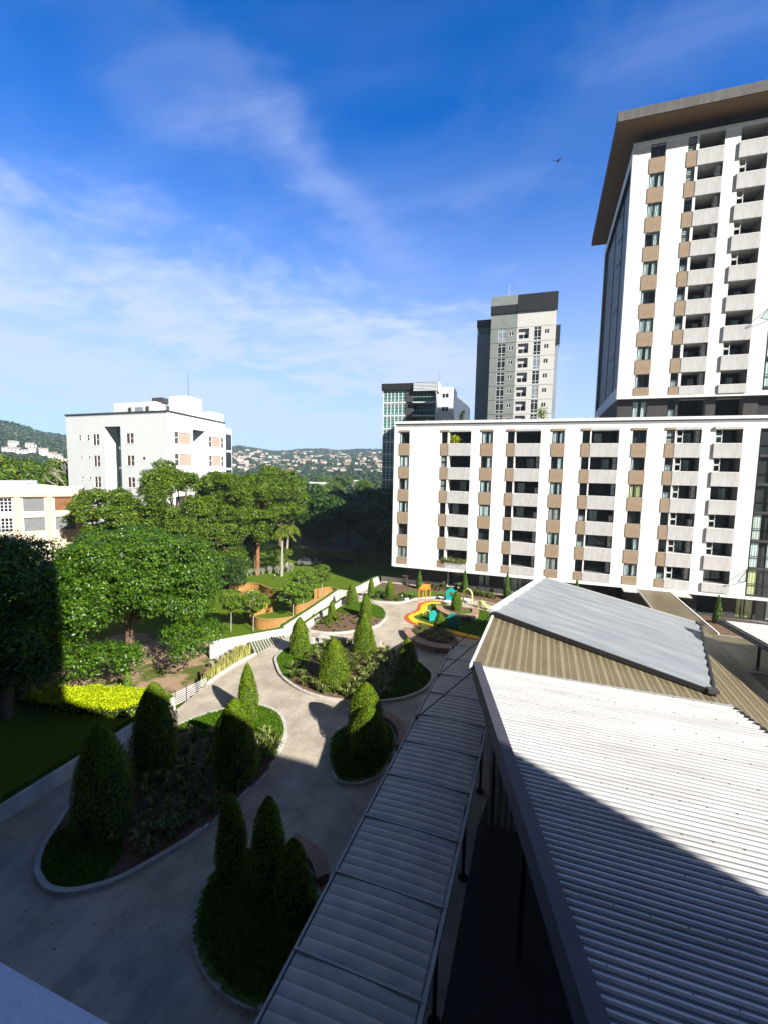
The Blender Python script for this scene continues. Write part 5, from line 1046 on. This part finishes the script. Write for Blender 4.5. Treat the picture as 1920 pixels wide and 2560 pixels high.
q=MB(); ribbon(q,s1,s2,-.02,.016,redm); struct(q.build('rubber_track_red')); q=MB(); ribbon(q,s2,s3,-.02,.018,yelm); struct(q.build('rubber_track_yellow'))
T=thing('climbing_frame','orange climbing frame on four legs beside the coloured track','play equipment',(-12.6,51.0,0)); X=((-.55,-.6),(.35,-.75),(.55,.75),(-.4,.9))
for i,(x,y) in enumerate(X): q=MB(); q.tube((x,y,0),(x*.95,y*.9,1.75),.05,.05,orangem,8); q.build('leg',T)
q=MB(); tp=[(x*.95,y*.9,1.75) for x,y in X]
for i in range(4): q.tube(tp[i],tp[(i+1)%4],.05,.05,orangem,8)
q.build('top_frame',T); q=MB()
for k in range(9): t=k/8; a=Vector(tp[0]).lerp(Vector(tp[1]),t); b=Vector(tp[3]).lerp(Vector(tp[2]),t); q.tube(tuple(a+Vector((0,0,.05))),tuple(b+Vector((0,0,.35))),.04,.04,orangem,6)
q.build('climbing_bars',T)
def plate(outline,th,mt,hole=None):
    q=MB(); n=len(outline)
    if hole is None:
        q.poly([(x,0,z) for x,z in outline],mt); q.poly([(x,th,z) for x,z in outline[::-1]],mt)
    else:
        m_=len(hole)
        # radial bridge between outline (resampled) and hole
        d=[0]; P=outline+[outline[0]]
        for k in range(n): d.append(d[-1]+math.dist(P[k],P[k+1]))
        tt=[d[-1]*i/m_ for i in range(m_)]; o2_=[(float(np.interp(t,d,[p[0] for p in P])),float(np.interp(t,d,[p[1] for p in P]))) for t in tt]
        for yv in (0,th):
            for i in range(m_): j=(i+1)%m_; q.poly([(o2_[i][0],yv,o2_[i][1]),(o2_[j][0],yv,o2_[j][1]),(hole[j][0],yv,hole[j][1]),(hole[i][0],yv,hole[i][1])],mt)
        for i in range(m_): j=(i+1)%m_; q.poly([(hole[i][0],0,hole[i][1]),(hole[j][0],0,hole[j][1]),(hole[j][0],th,hole[j][1]),(hole[i][0],th,hole[i][1])],mt)
        outline=o2_
        n=m_
    for i in range(n): a,b=outline[i],outline[(i+1)%n]; q.poly([(a[0],0,a[1]),(b[0],0,b[1]),(b[0],th,b[1]),(a[0],th,a[1])],mt)
    return q
ang0=math.atan2(-.5,-.6)
hs_=[(.62+.3*math.cos(-math.pi/2-.9+2*math.pi*i/24),.9+.3*math.sin(-math.pi/2-.9+2*math.pi*i/24)) for i in range(24)]
T=thing('play_house_panel','teal house-shaped play panel with a round hole','play equipment',(-10.4,52.9,0)); plate([(0,0),(1.2,0),(1.2,1.25),(.6,1.75),(0,1.25)],.1,tealp,hs_).build('house_front',T)
q=MB(); q.box(.05,.15,.1,.9,0,1.2,tealp); q.box(1.05,1.15,.1,.9,0,1.2,tealp); q.build('side_panel',T)
T=thing('play_arch','cream-yellow arch beside the teal house panel','play equipment',(-8.3,52.9,0),R_(-30)); q=MB(); pts=[(0,0,0),(0,0,1.2)]+[(.65-.65*math.cos(a),0,1.2+.65*math.sin(a)) for a in np.linspace(.2,math.pi-.2,9)]+[(1.3,0,1.2),(1.3,0,0)]; q.path(pts,.09,ylw,8); q.build('arch_tube',T); q=MB(); q.tube((0,0,0),(0,0,.06),.2,.2,pwhite,12); q.tube((1.3,0,0),(1.3,0,.06),.2,.2,pwhite,12); q.build('base_plate',T)
T=thing('slide','small yellow play slide with a white landing, right of the ring planter','slide',(-6.2,51.8,0),R_(-25)); q=MB(); pts=[(0,0,.75),(.3,0,.7),(.7,0,.35),(1.1,0,.14),(1.5,0,.1)]
for i in range(4): a,b=pts[i],pts[i+1]; q.poly([(a[0],-.25,a[2]),(b[0],-.25,b[2]),(b[0],.25,b[2]),(a[0],.25,a[2])],ylw); q.poly([(a[0],-.25,a[2]),(b[0],-.25,b[2]),(b[0],-.27,b[2]+.16),(a[0],-.27,a[2]+.16)],ylw); q.poly([(a[0],.25,a[2]),(b[0],.25,b[2]),(b[0],.27,b[2]+.16),(a[0],.27,a[2]+.16)],ylw)
q.build('chute',T); q=MB(); q.box(-.1,.02,-.25,.25,0,.75,ylw); q.build('steps',T); q=MB(); q.prism(spline([(1.2,-.5),(2.2,-.45),(2.5,0),(2.1,.4),(1.2,.3)],5),.0,.08,pwhite); q.build('landing',T)
for i,(x,y,r) in enumerate(((-11.0,53.3,.42),(-7.9,53.3,.5),(-9.9,51.7,.5))):
    T=thing('play_table',['small round white play table left of the teal house','round white play disc under the yellow arch','round white play disc between the climbing frame and ring planter'][i],'play equipment',(x,y,0),0,'white play discs'); q=MB(); q.tube((0,0,.3),(0,0,.36),r,r,pwhite,20); q.build('disc',T); q=MB(); q.tube((0,0,0),(0,0,.3),.06,.06,pwhite,8); q.build('stem',T)
def arc(w,h): return [(0,0),(w,0),(w,h*.55)]+[(w/2+w/2*math.cos(a),h*.55+h*.45*math.sin(a)) for a in np.linspace(.25,math.pi-.25,8)]+[(0,h*.55)]
T=thing('play_board','round-topped teal play panel, the left and smaller one','play equipment',(-10.45,44.9,0),R_(40),'teal play panels'); plate(arc(.85,1.15),.06,tealdk).build('panel_board',T); q=MB(); q.tube((0,.03,0),(0,.03,1.5),.035,.035,tealp,6); q.build('post',T)
T=thing('play_board','round-topped teal play panel, the right and larger one','play equipment',(-8.45,43.9,0),R_(-3),'teal play panels'); plate(arc(1.15,1.5),.06,tealdk).build('panel_board',T); q=MB(); q.tube((1.17,.03,0),(1.17,.03,1.55),.035,.035,tealp,6); q.build('post',T)
T=thing('seesaw','small cream springer with curved handles on the turf','play equipment',(-11.3,46.6,0)); q=MB(); q.path([(-.3,0,0),(-.25,0,.45),(.1,0,.6),(.5,0,.5),(.6,0,0)],.035,ylw,6); q.build('handle_bar',T); q=MB(); q.path([(-.1,.1,0),(0,.15,.5),(.35,.2,.55)],.03,ylw,6); q.build('handle_bar',T)
# lamp post with concrete foot
T=thing('lamp_post','brown garden lamp post with an angled head and concrete foot','lamp post',(-14.75,51.0,0)); q=MB(); q.tube((0,0,.3),(0,0,3.0),.055,.055,barko and mat('rust_metal',(0.09,0.055,0.045),.7,.2,4),8); q.tube((0,0,2.4),(-.35,0,2.95),.04,.04,MT['rust_metal'],6); q.build('post',T); q=MB(); q.box(-.65,.12,-.06,.06,3.0,3.12,MT['rust_metal']); q.build('lamp_head',T); q=MB(); q.box(-.2,.2,-.2,.2,0,.36,pwhite); q.build('foot',T)
for i,(x,y,z) in enumerate(((-15.3,50.7,.1),(-37.3,57.4,-1.0),(-30.5,47.6,-1.0))):
    T=thing('bollard_light',['short dark bollard light left of the lamp post','short dark bollard light on the far lawn before the palms','short bollard light on the lawn behind the wooden screens'][i],'bollard',(x,y,z),0,'bollard lights'); q=MB(); q.tube((0,0,0),(0,0,.55),.07,.07,charcoal,10); q.build('post',T); q=MB(); q.tube((0,0,.55),(0,0,.7),.075,.075,pwhite,10); q.tube((0,0,.7),(0,0,.76),.09,.09,charcoal,10); q.build('lamp_head',T)
# concrete benches in the middle bed
T=thing('concrete_bench','low white concrete bench at the back of the middle bed','bench',(-18.5,35.5,0),R_(5)); q=MB(); q.box(0,2.6,0,.5,.42,.55,wallw); q.build('seat',T); 
for x in (.05,2.3): q=MB(); q.box(x,x+.25,.05,.45,0,.42,wallw); q.build('leg',T)
T=thing('stone_block','pale block standing beside the white bench','block',(-19.0,34.7,.1)); q=MB(); q.box(0,.4,0,.4,0,.5,wallw); q.build('block_body',T)
T=thing('white_post','thin white post with an orange sign at the back of the middle bed','post',(-12.5,35.5,.1)); q=MB(); q.box(-.06,.06,-.06,.06,0,.9,wf); q.build('post',T); q=MB(); q.box(.06,.35,-.02,.02,.6,.85,mat('sign_orange',(0.6,0.25,0.12),.6,.1,2)); q.build('sign_board',T)
# ------------------------------------------------------------ open shelter on the shaded lawn
T=thing('open_shelter','dark flat-roofed shelter on the shaded lawn beyond the garden','shelter',(-34.2,70.5,-1.0),R_(-10)); q=MB(); q.box(-4.5,4.5,-3,3,2.9,3.1,charcoal); q.build('roof',T)
for x in (-4,4):
    for y in (-2.6,2.6): q=MB(); q.tube((x,y,0),(x,y,2.9),.1,.1,charcoal,8); q.build('post',T)
q=MB(); q.box(-3,3,1,2.5,0,.9,charcoal); q.build('counter',T)
T=thing('parked_car','pale car standing in the shade beside the open shelter','car',(-37.0,68.0,-1.0),R_(20))
carm=mat('car_silver',(0.2,0.21,0.22),.35,.04,1,0,.5); q=MB(); q.prism([(-2.1,-.85),(2.1,-.85),(2.2,0),(2.1,.85),(-2.1,.85)],.3,.85,carm); q.build('body',T)
q=MB(); n=len(q.v); q.v+=[(-1.5,-.8,.85),(1.1,-.8,.85),(1.1,.8,.85),(-1.5,.8,.85),(-1.1,-.65,1.4),(.5,-.65,1.4),(.5,.65,1.4),(-1.1,.65,1.4)]
for f_ in ((4,5,6,7),(0,1,5,4),(1,2,6,5),(2,3,7,6),(3,0,4,7)): q.f.append(f_); q.m.append(q.mi(pan))
q.build('cabin',T)
for x in (-1.35,1.35):
    for y in (-.86,.66): q=MB(); q.tube((x,y,.32),(x,y+.2,.32),.32,.32,darkmetal,14); q.build('wheel',T)
# utility pole
T=thing('utility_pole','concrete utility pole with cross-arm and a transformer, rising from the dark trees','pole',(-56.0,108.0,-1)); q=MB(); q.tube((0,0,0),(0,0,10.5),.2,.14,concrete,8); q.build('post',T); q=MB(); q.box(-1.6,1.6,-.08,.08,9.2,9.4,concrete); q.build('cross_arm',T); q=MB(); q.tube((.7,-.3,2.8),(.7,-.3,4.4),.4,.4,pwhite,10); q.build('transformer',T)
# ------------------------------------------------------------ dark and middle-distance trees
protos=[]
for v in range(4):
    Pc=cl_ell(0,0,6.0,3.6,3.6,3.2,22,1.3,2.1,-.5); me_l=None; P_=[];N_=[]
    tot=sum(c[3]**2 for c in Pc)
    for cx,cy,cz,r in Pc:
        n=int(5200*r*r/tot); u=unit(n); P_.append(np.array([cx,cy,cz])+u*r*(rng.uniform(.5,1.05,n)**.6)[:,None]*np.array([1,1,.75])); N_.append(u*.7+np.array([0,0,.5]))
    me_l=leaves('crown',np.concatenate(P_),np.concatenate(N_),rng.uniform(.6,1.2,sum(len(a) for a in P_))*.62,(leafD,leafB,leafB,leafA)[v],.6,jit=.5)
    q=MB(); q.path([(0,0,-.5),(.1,0,3),(0,.1,6)],[.4,.3,.15],bark,6); protos.append((me_l,q.data('trunk')))
def far_tree(x,y,z,s_,v,label,grp):
    T=thing('tree',label,'tree',(x,y,z),rng.uniform(0,6.28),grp); T.scale=(s_,s_,s_*rng.uniform(.85,1.15)); link('crown',protos[v][0],T); link('trunk',protos[v][1],T)
for (x,y,s_) in ((-46,76,1.15),(-41,80,1.25),(-36,82,1.2),(-30,80,1.0),(-26,75,.9),(-22.5,72,.85),(-34,90,1.45),(-27,88,1.15),(-44,92,1.4),(-38.5,74.5,.85),(-48,84,1.3),(-23,84,.95),(-20.5,78,.8),(-31,96,1.25),(-52,100,1.3),(-40,102,1.35)):
    far_tree(x,y,-1,s_,0,'dark shaded tree in the grove behind the open lawn','trees of the shaded grove')
cnt=0
while cnt<170:
    a=R_(rng.uniform(-64,-11)); r=rng.uniform(112,330)
    x,y=r*math.sin(a),r*math.cos(a)
    if -44<x<-8 and 92<y<116: continue
    if -100<x<-50 and 50<y<100: continue
    far_tree(x,y,float(hill(x,y))-.3,rng.uniform(.7,1.15),int(rng.integers(1,4)),'bushy green tree in the valley between the garden and the hills','trees in the valley'); cnt+=1
for i in range(26):
    a=R_(rng.uniform(-66,-54)); r=rng.uniform(95,200); x,y=r*math.sin(a),r*math.cos(a)
    far_tree(x,y,-1+ (r-95)*.07,rng.uniform(1.0,1.5),int(rng.integers(1,4)),'green tree on the slope behind the cream building','trees behind the cream building')
# bare-branched tree by the office building
T=thing('bare_tree','tree with bare pale branches between the cream building and the office building','tree',(-88,66,-1)); q=MB(); rb=random.Random(4)
def br(p,d,l,r,k):
    e=p+d*l; q.tube(tuple(p),tuple(e),r,r*.6,palmbark,5)
    if k>0:
        for _ in range(3): br(e,(d+Vector((rb.uniform(-.7,.7),rb.uniform(-.7,.7),rb.uniform(-.2,.5)))).normalized(),l*.68,r*.6,k-1)
br(Vector((0,0,0)),Vector((.15,0,1)),6.5,.3,4); q.build('branches',T)
# ------------------------------------------------------------ houses
hmats=[mat('house_white',(0.72,0.70,0.66),.9,.08,.3),mat('house_cream',(0.62,0.52,0.40),.9,.08,.3),mat('house_pink',(0.58,0.40,0.33),.9,.08,.3),mat('house_grey',(0.42,0.43,0.43),.9,.08,.3)]
rmats=[mat('roof_terracotta',(0.36,0.28,0.23),.9,.2,.5),mat('roof_grey_sheet',(0.42,0.42,0.42),.7,.15,.4),mat('roof_rust',(0.27,0.20,0.16),.9,.2,.5)]
hp_=[]
for v in range(6):
    w_,d2,h_=[(8,8,3.5),(10,8,3),(7,7,4.5),(11,8,4),(6,6,2.6),(9,8,5)][v]; q=MB(); q.box(-w_/2,w_/2,-d2/2,d2/2,-3,h_,hmats[v%4])
    for k in range(int(w_/3)):
        for lv in range(1+int(h_>5)): x=-w_/2+1.2+3*k; q.box(x,x+1.3,-d2/2-.05,-d2/2+.02,1.2+3.1*lv,2.5+3.1*lv,pan)
    wd=q.data('wall'); q=MB()
    if v%3==1 or v==3: q.box(-w_/2-.3,w_/2+.3,-d2/2-.3,d2/2+.3,h_,h_+.3,hmats[0])
    else:
        n=len(q.v); q.v+=[(-w_/2-.5,-d2/2-.5,h_),(w_/2+.5,-d2/2-.5,h_),(w_/2+.5,d2/2+.5,h_),(-w_/2-.5,d2/2+.5,h_),(-w_/2-.5,0,h_+1.7),(w_/2+.5,0,h_+1.7)]
        for f_ in ((0,1,5,4),(3,4,5,2),(0,4,3),(1,2,5),(0,3,2,1)): q.f.append(f_); q.m.append(q.mi(rmats[v%3]))
    hp_.append((wd,q.data('roof')))
def house(x,y,z,v,lab,grp,s_=1,rz=None):
    T=thing('house',lab,'house',(x,y,z),rng.uniform(-.6,.6)-math.atan2(x,y) if rz is None else rz,grp); T.scale=(s_,s_,s_); link('wall',hp_[v][0],T); link('roof',hp_[v][1],T)
cnt=0
while cnt<299:
    a=rng.uniform(-39,-16.5); r=520+620*rng.random()
    x,y=r*math.sin(R_(a)),r*math.cos(R_(a))
    _v=int(rng.choice([0,0,0,4,4,1,5,3,2])); house(x,y,float(hill(x,y)),_v,['small white-walled house on the far hillside','small cream-walled house on the far hillside','small pink-walled house on the far hillside','small grey-walled house on the far hillside'][_v%4],'houses on the far hillside',rng.uniform(.5,.95)); cnt+=1
for k in range(14):
    a=rng.uniform(-60,-54); r=rng.uniform(430,600); x,y=r*math.sin(R_(a)),r*math.cos(R_(a)); house(x,y,float(hill(x,y))+3,int(rng.choice([0,4,1])),'white villa on the wooded slope at the left edge','villas on the left slope',rng.uniform(.7,1.1))
for i,(a,r,v,s_,lab) in enumerate(((-31.5,330,3,1.6,'long white house beyond the grove, left of the valley road'),(-27.3,300,1,1.8,'wide white flat-roofed house beyond the grove'),(-24.0,330,3,1.3,'white house right behind the grove, below the hills'),(-22.6,150,1,1.2,'white-walled house just left of the glass tower'),(-44,140,3,1.2,'white house glimpsed behind the orange-trunked tree'),(-41,118,1,1.3,'low white house seen through the tree trunks'))):
    x,y=r*math.sin(R_(a)),r*math.cos(R_(a)); house(x,y,float(hill(x,y)),v,lab,'houses beyond the grove',s_)
T=thing('house','house with a bright green hipped roof just left of the glass tower','house',(-53,122,-1),R_(25)); q=MB(); q.box(-6,6,-5,5,0,5.5,hmats[0]); q.build('wall',T); q=MB(); n=0; q.v+=[(-6.5,-5.5,5.5),(6.5,-5.5,5.5),(6.5,5.5,5.5),(-6.5,5.5,5.5),(-1.5,0,7.6),(1.5,0,7.6)]
for f_ in ((0,1,5,4),(1,2,5),(2,3,4,5),(3,0,4)): q.f.append(f_); q.m.append(q.mi(mat('roof_green',(0.02,0.25,0.13),.6,.1,1)))
q.build('roof',T)
# woods on the hills: countless bushes
nb=17000; a=np.radians(rng.uniform(-68,-10,nb)); r=300+1120*rng.random(nb)**.8; x=r*np.sin(a); y=r*np.cos(a); z=hill(x,y)
k=14; u=unit(nb*k).reshape(nb,k,3); u[:,:,2]=np.abs(u[:,:,2]); sz=rng.uniform(1.6,3.4,nb)
P_=(np.stack([x,y,z],1)[:,None,:]+u*sz[:,None,None]*np.array([1,1,.9])).reshape(-1,3); N_=(u+np.array([0,0,.4])).reshape(-1,3)
woodm2=leafmat('leaf_hill',(0.018,0.04,0.018),(0.035,0.075,0.025),(0.07,0.11,0.035),.15)
tag(link('hillside_woods',leaves('hillside_woods',P_,N_,np.repeat(sz*1.25,k),woodm2,.8,jit=.4)),'dense green woods covering the far hills','woods',None,'stuff')
# ------------------------------------------------------------ small things
T=thing('rooftop_plant','dark leaning shrub growing on the roof edge of the long block, left part','plant',(-10.4,58.5,21.6)); 
P_=np.array([[.35*t+rng.normal(0,.14),rng.normal(0,.15),1.7*t] for t in rng.random(420)]); link('foliage',leaves('foliage',P_,unit(420),.22,leafD,.4),T); q=MB(); q.tube((0,0,0),(.35,0,1.6),.05,.02,bark,5); q.build('stem',T)
T=thing('rooftop_plant','small bright green tree in a pot on the roof edge below the grey tower','plant',(-.6,58.6,21.6)); P_=np.array([[0,0,1.2]])+rng.normal(0,1,(420,3))*np.array([.28,.28,.4]); link('foliage',leaves('foliage',P_,unit(420),.2,leafP,.45),T); q=MB(); q.tube((0,0,0),(0,0,1.2),.04,.03,bark,5); q.build('stem',T)
for i,x in enumerate((-14.8,-12.6,-11.8,-5.2,-4.0,-2.6,-.1,.7,4.2,5.3)):
    T=thing('pipe_loop','bent pipe vent on the roof edge of the long block','vent',(x,57.9,21.55),0,'pipe vents on the roof edge'); q=MB(); q.path([(0,0,0),(0,0,.45),(.12,0,.6),(.3,0,.6),(.42,0,.45),(.42,0,.25)],.035,copgrey,6); q.build('pipe',T)
T=thing('balcony_plant','bushy potted plant on the top-left balcony of the long block','plant',(-10.9,57.3,19.1)); link('foliage',leaves('foliage',rng.normal(0,1,(340,3))*np.array([.28,.15,.25])+np.array([.1,0,.5]),unit(340),.22,leafY,.45),T); q=MB(); q.tube((0,0,0),(0,0,.3),.16,.2,brickm,10); q.build('pot',T)
T=thing('balcony_plant','trailing flower boxes along the lowest-left balcony of the long block','plant',(-11.3,56.95,4.1)); link('foliage',leaves('foliage',np.stack([rng.uniform(-.6,2.6,900),rng.normal(0,.13,900),rng.normal(.12,.16,900)],1),unit(900),.19,leafS,.4),T); q=MB(); q.box(.0,2.4,-.1,.1,0,.14,brickm); q.build('flower_box',T)
T=thing('bird','small dark bird flying high in the sky left of the tower','bird',(-.24,67.97,56.8),R_(70)); q=MB(); sh=[(-.35,0,0,.02),(-.2,0,0,.07),(0,0,.01,.10),(.18,0,.03,.07),(.27,0,.05,.06),(.36,0,.04,.015)]
for i in range(5): a,b=sh[i],sh[i+1]; q.tube(a[:3],b[:3],a[3],b[3],darkmetal,8,False)
q.build('body',T)
for s_ in (-1,1): q=MB(); q.v+=[(.1,0,.05),(-.12,0,.05),(-.05,.35*s_,.28),(.12,.35*s_,.28),(-.18,.75*s_,.2)]; q.f+=[(0,1,2,3),(3,2,4)]; q.m+=[q.mi(darkmetal)]*2; q.build('wing',T)
# fallen leaves and stains on the paving are in the material

# fallen leaves on the paving
n=900; xs=rng.uniform(-21,-6,n*3); ys=rng.uniform(9,48,n*3); ok=np.ones(n*3,bool)
for b_ in ('bed1','bed2','bed3','bed4','bed5'): ok&=~inpoly(xs,ys,BP[b_])
xs=xs[ok][:n]; ys=ys[ok][:n]; tag(link('fallen_leaves',leaves('fallen_leaves',np.stack([xs,ys,np.full(len(xs),.012)],1),np.tile([0,0,1.0],(len(xs),1)),rng.uniform(.05,.11,len(xs)),leafmat('leaf_fallen',(0.10,0.06,0.02),(0.16,0.11,0.03),(0.14,0.16,0.03),0),.5,jit=.12)),'scattered fallen leaves on the garden paving','fallen leaves',None,'stuff')
# haze box
hb=bpy.data.meshes.new('haze'); q=MB(); q.box(-2600,2600,-60,2600,-8,62,white); hb=q.data('haze'); ho_=link('haze',hb); ho_['kind']='stuff'; tag(ho_,'thin pale haze over the valley and the far hills','haze',None,'stuff')
HM=bpy.data.materials.new('haze_air'); HM.use_nodes=True; ht=HM.node_tree; ht.nodes.clear(); vo=ht.nodes.new('ShaderNodeVolumePrincipled'); vo.inputs['Color'].default_value=(0.62,0.8,1,1); vo.inputs['Density'].default_value=0.00026; vo.inputs['Anisotropy'].default_value=0.0
mo_=ht.nodes.new('ShaderNodeOutputMaterial'); ht.links.new(vo.outputs[0],mo_.inputs['Volume']); hb.materials.clear(); hb.materials.append(HM)
